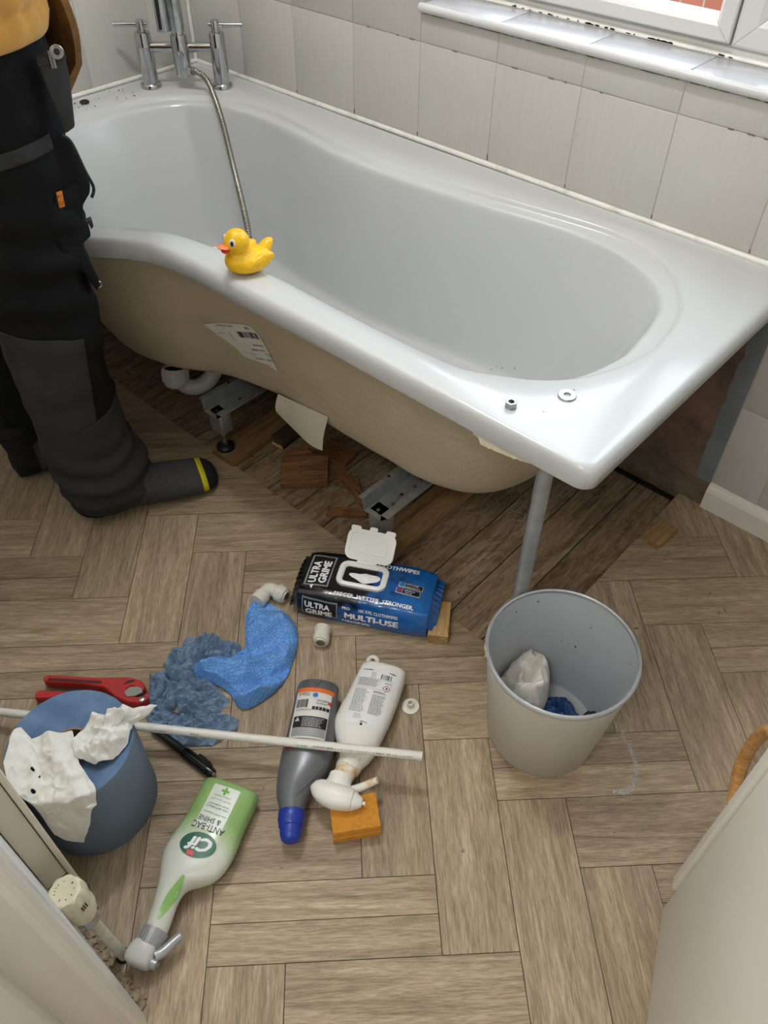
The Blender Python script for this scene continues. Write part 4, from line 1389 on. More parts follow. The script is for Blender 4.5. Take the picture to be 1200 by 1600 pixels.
def flip(vf):   # reads from the nozzle end: text up = towards the base
    return vf
def art(g, fn, vf, cx, cy, ang):
    g.add(place2(vf, fn, (cx, cy, ang)))
TXT = radians(-90)     # text x axis -> -y, text y axis -> +x?  set per bottle below
def lines(g, fn, x0, x1, y0, y1, n, h, ragged_=.25, seg=10):
    """rows of tiny illegible print, rows run across y"""
    for k in range(n):
        x = x0 + (x1 - x0) * k / max(1, n - 1)
        y = y0
        ye = y1 - (y1 - y0) * random.uniform(0, ragged_)
        while y < ye - .001:
            w = min(random.uniform(.002, .006), ye - y)
            g.add(place2(rect2(h, w, 1, 2, x, y + w / 2), fn))
            y += w + .0009
def barcode(g, fn, x0, x1, y0, y1):
    y = y0
    while y < y1:
        w = random.choice([.0006, .0006, .0011, .0016])
        g.add(place2(rect2(x1 - x0, w, 3, 1, (x0 + x1) / 2, y), fn)); y += w + random.choice([.0006, .0009, .0013])

# green bottle
gb_secs = refine([(.000, .000, .043, .006, .044, 2.6), (.004, .0, .047, .002, .050, 2.8), (.02, .0, .0485, .0, .052, 2.8), (.06, .0, .0485, .0, .053, 2.7), (.085, .0, .0505, .0, .054, 2.6), (.110, -.002, .0525, .0, .055, 2.5), (.130, -.004, .0505, .0, .055, 2.5),
      (.145, -.006, .0445, .001, .055, 2.4), (.156, -.010, .0360, .004, .054, 2.4), (.165, -.0145, .0275, .007, .052, 2.3), (.175, -.0165, .0220, .009, .050, 2.2), (.190, -.0155, .0192, .011, .048, 2.1), (.210, -.0120, .0180, .012, .046, 2.1), (.226, -.0095, .0178, .012, .046, 2.1), (.234, -.009, .0175, .012, .046, 2.0)], 4)
gb = empty('spray_bottle', 'green and frosted white spray cleaner bottle lying with its grey trigger towards the radiator valve', 'bottle', loc=(1.432, -1.172, .0005), rot=(0, 0, radians(-66.5)))
x = NT('green_bottle'); v = x.coord()
sep = x.n('ShaderNodeSeparateXYZ'); x.l(v, sep.inputs[0])
# frosted bulb towards the neck, green towards the base, curved boundary
mm = x.n('ShaderNodeMath', operation='MULTIPLY'); x.l(sep.outputs[1], mm.inputs[0]); x.l(sep.outputs[1], mm.inputs[1])
m2 = x.n('ShaderNodeMath', operation='MULTIPLY_ADD'); x.l(mm.outputs[0], m2.inputs[0]); m2.inputs[1].default_value = -7.0; x.l(sep.outputs[0], m2.inputs[2])
fac = x.ramp(m2.outputs[0], [(.055, lin((142, 178, 108))), (.080, lin((176, 200, 152))), (.102, lin((214, 217, 206)))])
x.l(fac, x.b.inputs['Base Color']); x.b.inputs['Roughness'].default_value = .22
x.b.inputs['Subsurface Weight'].default_value = .15; x.b.inputs['Subsurface Radius'].default_value = (.01, .012, .006)
obj('bottle_body', loft(bottle_rings(gb_secs)), x.m, gb)
# green grip inset on the neck flank
fnb = top_fn(gb_secs, .0005)
g = G()
gpts = []
for k in range(15):
    u_ = k / 14
    hw = .0070 * sin(pi * (.06 + .90 * u_)) ** .8
    xx_ = .158 + .066 * u_; cc_ = .000 - .008 * sin(u_ * 1.45)
    gpts += [(xx_, cc_ - hw), (xx_, cc_), (xx_, cc_ + hw)]
g.add(place2((gpts, [q for k in range(14) for q in ((3 * k, 3 * k + 1, 3 * k + 4, 3 * k + 3), (3 * k + 1, 3 * k + 2, 3 * k + 5, 3 * k + 4))]), fnb))
obj('green_grip', thick(g.vf, .0004), M('grip_green', (140, 186, 104), .3), gb)
m_gsil = M('silver_plastic', (172, 174, 176), .3, .35)
col = obj('collar', tube([(.234, -.009, .029), (.256, -.009, .029)], [.0195, .0185], 30), m_gsil, gb)
g = G()
for k in range(30):
    a = 2 * pi * k / 30
    g.add(box(.236, .254, -.0008, .0008, -.0006, .0009), Matrix.Translation((0, -.009, .029)) @ Matrix.Rotation(a, 4, 'X') @ Matrix.Translation((0, 0, .0192)))
obj('collar_ribs', g.vf, m_gsil, col)
m_frost = M('frosted_plastic', (206, 206, 200), .3, sss=.2)
th = refine([(.248, -.009, .014, .016, .042, 2.4), (.254, -.011, .0175, .010, .046, 2.8), (.264, -.013, .0205, .008, .047, 3.0), (.275, -.013, .0212, .008, .046, 3.2), (.282, -.013, .019, .011, .043, 3), (.285, -.013, .014, .015, .039, 3)], 3)
obj('trigger_head', loft(bottle_rings(th)), m_frost, gb)
obj('nozzle', tube([(.274, .003, .028), (.274, .015, .028)], [.0082, .0076], 18), m_gsil, gb)
obj('nozzle_ring', tube(catmull([(.274 + .0052 * cos(a), .0156, .028 + .0052 * sin(a)) for a in [2 * pi * q / 10 for q in range(11)]], 2), .0011, 6), m_steel, gb)
lev = catmull([(.264, .008, .030), (.257, .015, .030), (.243, .0215, .029), (.232, .0265, .028), (.228, .0285, .028)], 5)
obj('trigger', tube(lev, [.0080 - .0032 * k / (len(lev) - 1) for k in range(len(lev))], 14, True, 1.1), m_gsil, gb)
# label print, upside down from here: text up points to the base (-x), text right points to -y... 
A_ = radians(90)       # text x -> +y, text y -> -x
def artg(g, vf, cx, cy): g.add(place2(vf, fnb, (cx, cy, A_ + pi)))
m_lblg = M('label_silver_white', (214, 220, 210), .3)
lb = obj('front_label', place2(rect2(.074, .046, 14, 10, .049, 0.0), fnb), m_lblg, gb)
fnb2 = top_fn(gb_secs, .0010); fnb3 = top_fn(gb_secs, .0014)
def A2(vf, cx, cy, fn=fnb2): return place2(vf, fn, (cx, cy, A_ + pi if False else -A_ + pi))
# text up vector must point to -x: rotate art by +90 deg -> (x,y)->( -y, x): up(0,1)->(-1,0)
def A3(vf, cx, cy, fn=None): return place2(vf, fn or fnb2, (cx, cy, radians(-90)))
obj('label_print', A3(text_fit('ANTI-BAC', .054, .0105, .014), .0825, .001), m_ink, lb, smooth=False)
obj('label_print', A3(text_fit('& SHINE', .038, .0085, .010), .0705, -.003), m_ink, lb, smooth=False)
_m = M('print_darkgreen', (40, 92, 66), .5)
obj('label_print', A3(text_fit('100% NATURALLY', .038, .0035, .02), .0495, .000), _m, lb, smooth=False)
obj('label_print', A3(text_fit('DERIVED CLEANING AGENT', .036, .0025, .01), .0445, .0), _m, lb, smooth=False)
g = G(); g.add(A3(text_fit('Kills 99.9% of bacteria', .038, .0030, .006), .0595, 0)); g.add(A3(text_fit('99.9% germ kill', .034, .0032, .008), .036, 0)); g.add(A3(text_fit('without bleach', .030, .0032, .008), .030, 0))
obj('label_print', g.vf, M('print_softgreen', (128, 158, 104), .5), lb, smooth=False)
g = G(); g.add(A3(rect2(.013, .0042, 4, 2), .020, 0)); g.add(A3(rect2(.0042, .0042, 2, 2), .0158, 0)); g.add(A3(rect2(.0042, .0042, 2, 2), .0242, 0))
obj('label_print', g.vf, M('print_leafgreen', (104, 170, 62), .5), lb, smooth=False)
# oval badge
ov = obj('badge', place2(([(0, 0)] + [(r * .029 * cos(2 * pi * k / 40), r * .0195 * sin(2 * pi * k / 40)) for r in (.35, .7, 1) for k in range(40)],
     [(0, 1 + k, 1 + (k + 1) % 40) for k in range(40)] + [(1 + 40 * q + k, 41 + 40 * q + k, 41 + 40 * q + (k + 1) % 40, 1 + 40 * q + (k + 1) % 40) for q in range(2) for k in range(40)]),
     fnb2, (.1115, -.001, radians(-90 + 6))), M('badge_green', (20, 92, 66), .35), gb)
g = G(); g.add(place2(text_fit('Cif', .042, .022, .045, .25), fnb3, (.1105, -.0005, radians(-84))))
obj('badge_lettering', g.vf, m_wh_print, ov, smooth=False)
g = G(); g.add(place2(rect2(.011, .0075, 3, 3), top_fn(gb_secs, .0017), (.1262, -.0065, radians(90))))
obj('badge_tab', g.vf, M('badge_red', (206, 62, 62), .35), ov, smooth=False)

# grey bottle, angled neck and blue cap
gr_secs = refine([(.000, .000, .034, .006, .054, 2.2), (.004, .0, .037, .003, .060, 2.3), (.03, .0, .0385, .001, .063, 2.3), (.09, .002, .0415, .0, .064, 2.3), (.135, .002, .044, .0, .064, 2.3), (.160, .0005, .0425, .001, .063, 2.2),
    (.185, -.005, .036, .003, .060, 2.1), (.208, -.010, .0275, .007, .055, 2.0), (.226, -.009, .0215, .012, .050, 2.0), (.236, -.007, .0185, .015, .047, 2.0)], 4)
gy = empty('toilet_cleaner_bottle', 'grey bottle with an angled neck and blue cap lying under the white pipe', 'bottle', loc=(1.402, -.944, .0005), rot=(0, 0, radians(-53.5)))
m_greyb = M('bottle_grey', (104, 106, 110), .3, .25)
obj('bottle_body', loft(bottle_rings(gr_secs)), m_greyb, gy)
fg = top_fn(gr_secs, .0006); fg2 = top_fn(gr_secs, .0011); fg3 = top_fn(gr_secs, .0015)
m_cap = M('cap_blue', (24, 52, 150), .35)
cp = obj('cap', tube([(.234, -.0072, .031), (.239, -.0066, .031), (.2405, -.0064, .031), (.250, -.0052, .031), (.2525, -.005, .031), (.258, -.0042, .031), (.2595, -.004, .031), (.271, -.0024, .031), (.279, -.0014, .031), (.282, -.001, .031)],
     [.0208, .0216, .0216, .0216, .0200, .0200, .0178, .0170, .0142, .0100], 30), m_cap, gy, sharp=35)
lbl = obj('back_label', place2(rect2(.106, .062, 16, 12, .083, -.001), fg), M('label_white', (216, 214, 210), .4), gy)
g = G(); g.add(place2(rect2(.0085, .066, 2, 12, .0262, .0), fg2)); 
obj('label_band', g.vf, M('print_orange', (226, 112, 44), .4), lbl)
g = G(); g.add(place2(rect2(.004, .064, 2, 12, .137, -.001), fg2)); obj('label_band', g.vf, M('print_crimson', (176, 30, 52), .4), lbl)
g = G(); g.add(place2(rect2(.0215, .058, 4, 10, .0895, .0), fg2)); obj('label_panel', g.vf, M('print_black', (30, 30, 32), .35), lbl)
g = G(); g.add(place2(rect2(.0165, .058, 4, 10, .1085, .0), fg2)); obj('label_panel', g.vf, M('print_midgrey', (150, 150, 152), .4), lbl)
def B3(vf, cx, cy, fn=fg3): return place2(vf, fn, (cx, cy, radians(-90)))
g = G(); g.add(B3(text_fit('750ml', .020, .0065, .02), .0352, -.018)); barcode(g, fg3, .046, .062, -.029, -.010)
lines(g, fg3, .0655, .0675, -.028, .0, 2, .0005)
lines(g, fg3, .121, .133, -.024, .028, 5, .0009)
g.add(B3(text_fit('MADE IN', .017, .0032, .02), .0525, .014)); g.add(B3(text_fit('BRITAIN', .017, .0032, .02), .0470, .014))
for k in range(5): g.add(place2(rect2(.0065, .0052, 1, 1, .0625, .002 + .0062 * k), fg3))
obj('label_print', g.vf, m_ink, lbl, smooth=False)
g = G(); lines(g, fg3, .0825, .0975, -.014, .027, 6, .0011); lines(g, fg3, .1045, .1125, -.018, .026, 3, .0007)
g.add(place2(([(-.0045, -.003), (.0045, -.003), (0, .005)], [(0, 1, 2)]), fg3, (.0855, -.0225, radians(90))))
obj('label_print', g.vf, M('print_lightgrey', (188, 188, 190), .5), lbl, smooth=False)
g = G(); g.add(place2(disc2(.0047, 20, .0368, .0015), fg3)); obj('label_emblem', g.vf, m_blue_print, lbl, smooth=False)
g = G(); g.add(place2(rect2(.0085, .0016, 1, 1), top_fn(gr_secs, .0018), (.0495, .0275, radians(40)))); g.add(place2(rect2(.0085, .0016, 1, 1), top_fn(gr_secs, .0018), (.0495, .0275, radians(-50)))); g.add(place2(rect2(.0016, .008, 1, 1, .0465, .0275), fg3)); g.add(place2(rect2(.008, .0016, 1, 1, .0495, .0305), fg3))
obj('label_emblem', g.vf, m_red_print, lbl, smooth=False)
# embossed triangle at the base end and the neck crease
tri = [(.006, 0.0075), (.006, -.0075), (.0185, 0)]
g = G().add(tube([fg(*tri[0]), fg(*tri[1]), fg(*tri[2]), fg(*tri[0])], .0010, 6)); obj('embossed_triangle', g.vf, m_greyb, gy)
obj('shoulder_ridge', tube(catmull([fg(.160, .036), fg(.180, .022), fg(.200, .008), fg(.216, -.002)], 5), [.0004 + .0022 * sin(pi * k / 15) for k in range(16)], 8), m_greyb, gy)

# white spray bottle, its head resting on the sponge
wh_secs = refine([(.000, .000, .036, .008, .046, 2.6), (.004, .0, .041, .004, .052, 3.0), (.02, -.001, .0435, .002, .054, 3.0), (.07, -.006, .0455, .001, .055, 2.9), (.105, -.011, .047, .001, .056, 2.8), (.130, -.014, .046, .001, .056, 2.7), (.150, -.012, .041, .003, .057, 2.5),
     (.170, -.008, .034, .007, .058, 2.3), (.188, -.006, .026, .013, .059, 2.1), (.203, -.009, .0215, .019, .060, 2.0), (.214, -.012, .0195, .022, .060, 2.0)], 4)
wb_ = empty('spray_bottle', 'white spray bottle lying with its trigger head on the orange sponge', 'bottle', loc=(1.463, -.834, .0005), rot=(0, 0, radians(-61.5)))
m_wbot = M('bottle_white', (226, 224, 218), .35, dirt=(170, 128, 70), dscale=22, damt=.0)
obj('bottle_body', loft(bottle_rings(wh_secs)), m_wbot, wb_)
fw = top_fn(wh_secs, .0006)
x = NT('grimy_white'); v = x.coord(); f = x.noise(v, 38, 5, .6); f2 = x.ramp(f, [(.46, lin((226, 224, 216))), (.62, lin((206, 176, 128))), (.75, lin((150, 112, 66)))])
x.l(f2, x.b.inputs['Base Color']); x.b.inputs['Roughness'].default_value = .4
m_grimy = x.m
obj('neck_grime', thick(place2(([(.196 + .018 * i / 5, -.026 + .033 * j / 8 ) for j in range(9) for i in range(6)], [(j * 6 + i, j * 6 + i + 1, j * 6 + i + 7, j * 6 + i + 6) for j in range(8) for i in range(5)]), fw), .0004), m_grimy, wb_)
obj('neck', tube([(.206, -.0105, .041), (.213, -.012, .0415), (.214, -.012, .0415), (.236, -.017, .044)], [.0215, .0212, .0185, .0175], 26), m_grimy, wb_, sharp=35)
hd_ = [(-.002 + -.058, .2605, .003, .003), (-.054, .2605, .012, .010), (-.046, .262, .0170, .0145), (-.034, .264, .0205, .0175), (-.018, .266, .0215, .019), (-.002, .266, .0195, .018), (.008, .266, .0175, .0165), (.012, .266, .0160, .015)]
rr_ = []
for y, xc, hx, hz in [hd_[0]] + hd_[1:]:
    rr_.append([(xc + q[0], y, .050 + q[1]) for q in selli(hx, hz, 26, 2.3)])
wh_head = obj('trigger_head', loft(rr_), m_white_pl, wb_)
obj('head_shroud', loft([[(x_, -.018 + q[0], .046 + q[1]) for q in selli(a, b, 24, 2.2)] for x_, a, b in ((.228, .019, .017), (.238, .0195, .0175), (.247, .0235, .018), (.256, .028, .017))]), m_white_pl, wb_)
rr_ = [[(.266 + q[0], y, .049 + q[1]) for q in selli(a, b, 20, 2.2)] for y, a, b in ((.0125, .0158, .0148), (.014, .0155, .0145), (.026, .0085, .0085), (.028, .007, .007))]
obj('nozzle', loft(rr_), m_white_pl, wb_, sharp=35)
obj('nozzle_tip', tube([(.266, .027, .049), (.266, .033, .049)], .0032, 10), m_white_pl, wb_)
lv = catmull([(.248, .004, .044), (.240, .016, .043), (.231, .028, .044), (.224, .038, .046), (.222, .0425, .048)], 5)
obj('trigger', tube(lv, [.0075 - .002 * k / (len(lv) - 1) for k in range(len(lv))], 14), m_grimy, wb_)
lbw = obj('back_label', place2(rect2(.118, .066, 18, 12, .077, -.006), fw), M('label_cold_white', (224, 226, 226), .35), wb_)
fw2 = top_fn(wh_secs, .0011); fw3 = top_fn(wh_secs, .0016)
def C3(vf, cx, cy, fn=fw2): return place2(vf, fn, (cx, cy, radians(-90)))
g = G(); g.add(C3(text_fit('6N80150 10', .018, .0026, .03), .0235, -.024)); g.add(C3(text_fit('750ml e', .012, .0035, .03), .0245, .0205))
barcode(g, fw2, .029, .0395, .003, .022)
g.add(C3(text_fit('WARNING', .012, .0022, .03), .0460, .0175))
g.add(C3(text_fit('Tough', .013, .0038, .03), .1300, -.006)); g.add(place2(disc2(.0024, 16, .1350, -.009), fw2))
g.add(place2(rect2(.0044, .0016, 1, 1, .0565, .0165), fw3)); g.add(place2(rect2(.0022, .0030, 1, 1, .0565, .0172), fw3))
obj('label_print', g.vf, m_ink, lbw, smooth=False)
g = G()
lines(g, fw2, .043, .058, -.035, .006, 9, .0009); lines(g, fw2, .066, .112, -.037, -.011, 18, .0011); lines(g, fw2, .066, .069, -.004, .022, 3, .0010); lines(g, fw2, .074, .112, -.004, .021, 17, .0012); lines(g, fw2, .117, .125, -.026, -.012, 4, .0008); lines(g, fw2, .029, .039, -.016, -.006, 5, .0008)
for a, b in (((.0410, -.037), (.0410, .024)), ((.0655 - .0035, -.037), (.0620, .024))):
    g.add(place2(rect2(.0004, .061, 1, 12, a[0], -.0065), fw2))
for yy in (-.037, .024): g.add(place2(rect2(.021, .0004, 4, 1, .0515, yy), fw2))
obj('label_print', g.vf, m_ink_grey, lbw, smooth=False)
g = G()
for k in range(4):
    a = radians(45 + 90 * k)
    g.add(place2(rect2(.0100, .0011, 2, 1, 0, .0045), fw2, (.0565, .0165, a)))
obj('hazard_diamond', g.vf, m_red_print, lbw, smooth=False)

# orange sponge
sg_ = empty('sponge', 'orange scouring sponge under the white spray head', 'sponge', loc=(1.612, -1.070, 0), rot=(0, 0, radians(51.8)))
m_sp = M('sponge_orange', (214, 146, 48), .9, var=.12, vscale=120, bump=.9, bscale=420, bdist=.002)
sp_prof = [(-.030, .001), (.030, .001), (.030, .036), (-.030, .036), (-.0305, .034), (-.0305, .0205), (-.0255, .0185), (-.0255, .0165), (-.0305, .0145)]
obj('sponge_body', loft([[(x_, p[0] * .95, p[1]) for p in sp_prof] for x_ in (-.0385, -.038, .038, .0385)]), m_sp, sg_, smooth=False)
obj('scouring_pad', box(-.0385, .0385, -.0285, .0285, .0355, .0372, .001, 1), M('scour_orange', (196, 132, 44), .95, var=.15, vscale=200, bump=.8, bscale=600), sg_, smooth=False)

# white plastic pipe lying over both bottles
PA, PB = Vector((1.643, -.9405, .0815)), Vector((.985, -1.394, .040))
pd = (PB - PA).normalized()
pp_ = empty('plastic_pipe', 'long white plastic water pipe with black print, lying over two bottles', 'pipe', loc=tuple(PA))
pr_pts = []
e1 = pd.cross(Vector((0, 0, 1))).normalized(); e2 = e1.cross(pd)
Lp = (PB - PA).length + .15
def pipe_ring(d, r, n=20): return [pd * d + e1 * (r * cos(2 * pi * j / n)) + e2 * (r * sin(2 * pi * j / n)) for j in range(n)]
obj('pipe_wall', loft([pipe_ring(0, .0050), pipe_ring(0, .0072), pipe_ring(.0005, .0075), pipe_ring(Lp, .0075), pipe_ring(Lp, .005), pipe_ring(.0, .005)], False, False), M('pipe_white', (228, 227, 220), .3, var=.03, dirt=(190, 170, 130), dscale=14, damt=.25), pp_, sharp=35)
sg1 = 1 if e1.y < 0 else -1
def pipe_fn(x_, y_):
    a = .62 + y_ / .0078
    return pd * x_ + e1 * (sg1 * .0078 * cos(a)) + e2 * (.0078 * sin(a)) * (1 if e2.z > 0 else -1)
g = G()
for s_, w, d in (('15mm x 3m BS 7291', .060, .045), ('made in England  class S  barrier pipe', .090, .125 - .01), ('PUSH (BARRIER)', .034, .145 + .02), ('08 01 17', .018, .2), ('50 BAR 3.6 m C 12 bar 92 12 BAR 3 m pip', .075, .535), ('CURRENT W', .02, .445), ('WATER', .016, .385)):
    g.add(place2([(p[0], p[1]) for p in text_fit(s_, w, .0042 if 'PUSH' in s_ else .0026, .01)[0]] and text_fit(s_, w, .0042 if 'PUSH' in s_ else .0026, .01), pipe_fn, (d, .0, 0)))
for k in range(50): g.add(place2(rect2(.0012, .0012), pipe_fn, (.03 + .0127 * k, -.0042, 0)))
obj('pipe_print', g.vf, m_ink, pp_, smooth=False)

# ------------------------------------------------------------------ wipes packet; local x along the length (to the right), y away, z up
wp = empty('wipes_packet', 'black and blue packet of cloth wipes with its white flap lid open', 'packet', loc=(1.318, -.723, 0), rot=(0, 0, radians(29.3)))
WLn, WD, WHt = .131, .066, .070
def wp_h(x_, y_=0.0):
    u_ = x_ / WLn
    return (WHt - .004) * (1 - .10 * abs(u_) ** 5) + .005 * (1 - (y_ / .06) ** 2) + .0016 * nz((x_, y_, .3), 30, 3)
def wp_prof(x_, n=44):
    u_ = abs(x_) / WLn
    k = 1 - .07 * u_ ** 8
    h = (WHt - .004) * (1 - .10 * u_ ** 5)
    out = []
    poly = [(-WD, .006), (-WD - .002, .03), (-WD + .006, h - .008), (-WD + .014, h + .0012), (-.03, h + .0038), (0, h + .005), (.03, h + .0038), (WD - .014, h + .0012), (WD - .006, h - .008), (WD + .002, .03), (WD, .006), (WD - .010, 0), (0, 0), (-WD + .010, 0)]
    c = catmull([(p[0] * k, p[1], 0) for p in poly], 4, True)
    return [(x_ + .0012 * nz((q.x, q.y, x_ * 3), 34, 2), q.x + .0014 * nz((x_ * 1.4, q.y, q.x), 28, 5), max(0, q.y + .0014 * nz((x_, q.x, q.y), 30, 3) * (1 if q.y > .01 else 0))) for q in c]
xs_ = [-.131, -.129, -.122, -.11] + [-.10 + .2 * k / 22 for k in range(23)] + [.11, .122, .129, .131]
wr_ = [wp_prof(q) for q in xs_]
x = NT('wipes_film'); v = x.coord(); sep = x.n('ShaderNodeSeparateXYZ'); x.l(v, sep.inputs[0])
nf = x.noise(v, 20, 4, .6); nf2 = x.noise(v, 70, 3, .6)
ma = x.n('ShaderNodeMath', operation='MULTIPLY_ADD'); x.l(nf, ma.inputs[0]); ma.inputs[1].default_value = .19; x.l(sep.outputs[0], ma.inputs[2])
# front face turns blue further left than the top
mb = x.n('ShaderNodeMath', operation='MULTIPLY_ADD'); x.l(sep.outputs[2], mb.inputs[0]); mb.inputs[1].default_value = -1.15; x.l(ma.outputs[0], mb.inputs[2])
mc = x.n('ShaderNodeMath', operation='ADD'); x.l(mb.outputs[0], mc.inputs[0]); mc.inputs[1].default_value = .40
md = x.n('ShaderNodeMath', operation='MULTIPLY_ADD'); x.l(sep.outputs[1], md.inputs[0]); md.inputs[1].default_value = -.25; x.l(mc.outputs[0], md.inputs[2])
c1 = x.ramp(md.outputs[0], [(.405, lin((14, 16, 22))), (.43, lin((18, 82, 150))), (.52, lin((20, 104, 182))), (.60, lin((16, 92, 168)))])
c2 = x.ramp(nf2, [(.50, (1, 1, 1, 1)), (.62, (.25, .28, .34, 1))])
fr2 = x.ramp(md.outputs[0], [(.46, (.7, .7, .7, 1)), (.52, (.15, .15, .15, 1))])
x.l(x.mix(fr2, c1, x.mix(1.0, c1, c2, 'MULTIPLY')), x.b.inputs['Base Color'])
x.b.inputs['Roughness'].default_value = .17; x.b.inputs['Specular IOR Level'].default_value = .6; x.b.inputs['Coat Weight'].default_value = .4
x.bump(x.noise(v, 46, 3, .5, 1.0), .35, .003)
m_film = x.m
obj('film', loft(wr_), m_film, wp, sharp=80)
# end seals: flat fins
for sg in (1, -1):
    def fin(u, v, sg=sg):
        w = (.062 - .004 * u)
        return (sg * (.129 + .018 * u), -w + 2 * w * v, .034 + (.028 * (2 * v - 1)) * 0 + .022 * sin(pi * v) * (1 - .3 * u) - .030 * (1 - v) * u * .6 + .0025 * sin(v * 60) * u)
    obj('end_seal', thick(grid(5, 40, fin), .0009), m_film, wp, sharp=80)
_fv = loft(wr_)
film_bvh = BVHTree.FromPolygons([Vector(q) for q in _fv[0]], _fv[1])
def _top(x_, y_, off):
    h_ = film_bvh.ray_cast(Vector((x_, y_, .2)), Vector((0, 0, -1)))
    return (x_, y_, (h_[0].z if h_[0] else wp_h(x_, y_)) + off)
def wtop(x_, y_): return _top(x_, y_, .0008)
def wtop2(x_, y_): return _top(x_, y_, .0016)
def wtop3(x_, y_): return _top(x_, y_, .0024)
def wfront(off):
    def fn(x_, s_):      # s_: height along the front face
        z = max(.004, .0335 + s_ * .98)
        h_ = film_bvh.ray_cast(Vector((x_, -.2, z)), Vector((0, 1, 0)))
        return (x_, (h_[0].y if h_[0] else -WD) - off, z)
    return fn
m_wgrey = M('print_steelgrey', (130, 134, 140), .4); m_wblack = M('print_jetblack', (12, 13, 16), .3)
# top left badge, rotated
g = G().add(place2(rect2(.078, .050, 12, 8), wtop, (-.098, .002, radians(90))))
pb = obj('badge_panel', g.vf, m_wgrey, wp)
obj('badge_inner', place2(rect2(.072, .043, 12, 8), wtop2, (-.0975, .002, radians(90))), m_wblack, pb)
g = G(); g.add(place2(text_fit('ULTRA', .055, .0165, .045), wtop3, (-.1075, -.004, radians(90)))); g.add(place2(text_fit('GRIME', .058, .0165, .045), wtop3, (-.0875, -.002, radians(90))))
g.add(place2(([(0, 0), (.010, .003), (.004, .008)], [(0, 1, 2)]), wtop3, (-.104, -.046, radians(60))))
obj('badge_lettering', g.vf, m_wh_print, pb, smooth=False)
obj('top_lettering', place2(text_fit('BIGGER. WETTER. STRONGER.', .158, .0090, .04), wtop2, (.022, -.0475, 0)), m_wh_print, wp, smooth=False)
obj('top_lettering', place2(text_fit('CLOTHWIPES', .084, .0105, .045, .1), wtop2, (.054, .040, 0)), m_wh_print, wp, smooth=False)
# two small notices on the right
for k, (cy, c_) in enumerate(((.001, m_blue_print), (-.014, m_red_print))):
    nb = obj('notice', place2(rect2(.048, .0125, 8, 3), wtop, (.086 - .003 * k, cy, radians(-3))), m_wh_print, wp)
    obj('notice_panel', place2(rect2(.0345, .0108, 6, 3), wtop2, (.092 - .003 * k, cy - .0003, radians(-3))), m_wblack, nb)
    obj('notice_icon', place2(rect2(.0108, .0108, 3, 3), wtop2, (.0685 - .003 * k, cy + .001, radians(-3))), M('flag_blue', (30, 56, 120), .4) if k else c_, nb)
    g = G()
    if k:
        g.add(place2(rect2(.0108, .0022), wtop3, (.0655, cy + .001, radians(-3)))); g.add(place2(rect2(.0022, .0108), wtop3, (.0655, cy + .001, radians(-3))))
        obj('notice_cross', g.vf, m_red_print, nb, smooth=False); g = G()
        g.add(place2(text_fit('MADE IN', .020, .0032, .03), wtop3, (.086, cy + .002, radians(-3)))); g.add(place2(text_fit('THE UK', .016, .0032, .03), wtop3, (.084, cy - .0027, radians(-3))))
    else:
        g.add(place2(text_fit('SKIN-SAFE', .024, .0035, .03), wtop3, (.089, cy + .002, radians(-3)))); lines(g, lambda a, b: wtop3(b, a), cy - .0035, cy - .0035, .077, .105, 1, .0012)
    obj('notice_lettering', g.vf, m_wh_print, nb, smooth=False)
# front face
fp = obj('front_badge', place2(rect2(.073, .041, 16, 14), wfront(.0006), (-.083, .003, 0)), m_wgrey, wp)
obj('front_badge_inner', place2(rect2(.068, .035, 16, 14), wfront(.0014), (-.083, .003, 0)), m_wblack, fp)
g = G(); g.add(place2(text_fit('ULTRA', .052, .0135, .045), wfront(.0030), (-.087, .0105, 0))); g.add(place2(text_fit('GRIME', .055, .0135, .045), wfront(.0030), (-.0835, -.0055, 0)))
obj('front_badge_lettering', g.vf, m_wh_print, fp, smooth=False)
g = G(); g.add(place2(text_fit('PRO', .016, .0065, .04), wfront(.0018), (-.029, .017, 0))); g.add(place2(text_fit('100 XXL CLOTHWIPES', .078, .0072, .03), wfront(.0018), (.035, .0165, 0)))
g.add(place2(text_fit('MULTI-USE', .108, .0150, .05), wfront(.0018), (.022, .0000, 0))); g.add(place2(text_fit('ORIGINAL', .058, .0085, .03), wfront(.0018), (-.008, -.0165, 0)))
obj('front_lettering', g.vf, m_wh_print, wp, smooth=False)
# lid frame, opening, wipe, open lid
def rrect(w, h, r, n=6):
    out = []
    for cx, cy, a0 in ((w / 2 - r, h / 2 - r, 0), (-w / 2 + r, h / 2 - r, 90), (-w / 2 + r, -h / 2 + r, 180), (w / 2 - r, -h / 2 + r, 270)):
        for k in range(n + 1):
            a = radians(a0 + 90 * k / n)
            out.append((cx + r * cos(a), cy + r * sin(a)))
    return out
zl = wp_h(0, 0) + .0005
LX, LY = -.012, .004
def ringz(poly, z): return [(LX + p[0], LY + p[1], z) for p in poly]
fo, fi, fi2 = rrect(.100, .062, .018), rrect(.076, .040, .007), rrect(.082, .046, .010)
wfm = M('lid_white', (236, 236, 232), .3)
obj('lid_frame', loft([ringz(fo, zl - .003), ringz(rrect(.1015, .0635, .0185), zl), ringz(fo, zl + .004), ringz(rrect(.096, .058, .016), zl + .0052), ringz(fi2, zl + .0052), ringz(fi, zl + .0015), ringz(fi, zl - .003)], False, False), wfm, wp, sharp=35)
obj('opening_film', [tuple(p) for p in ringz(fi, zl - .001)] and (ringz(fi, zl - .001), [tuple(range(len(fi)))]), m_wblack, wp, smooth=False)
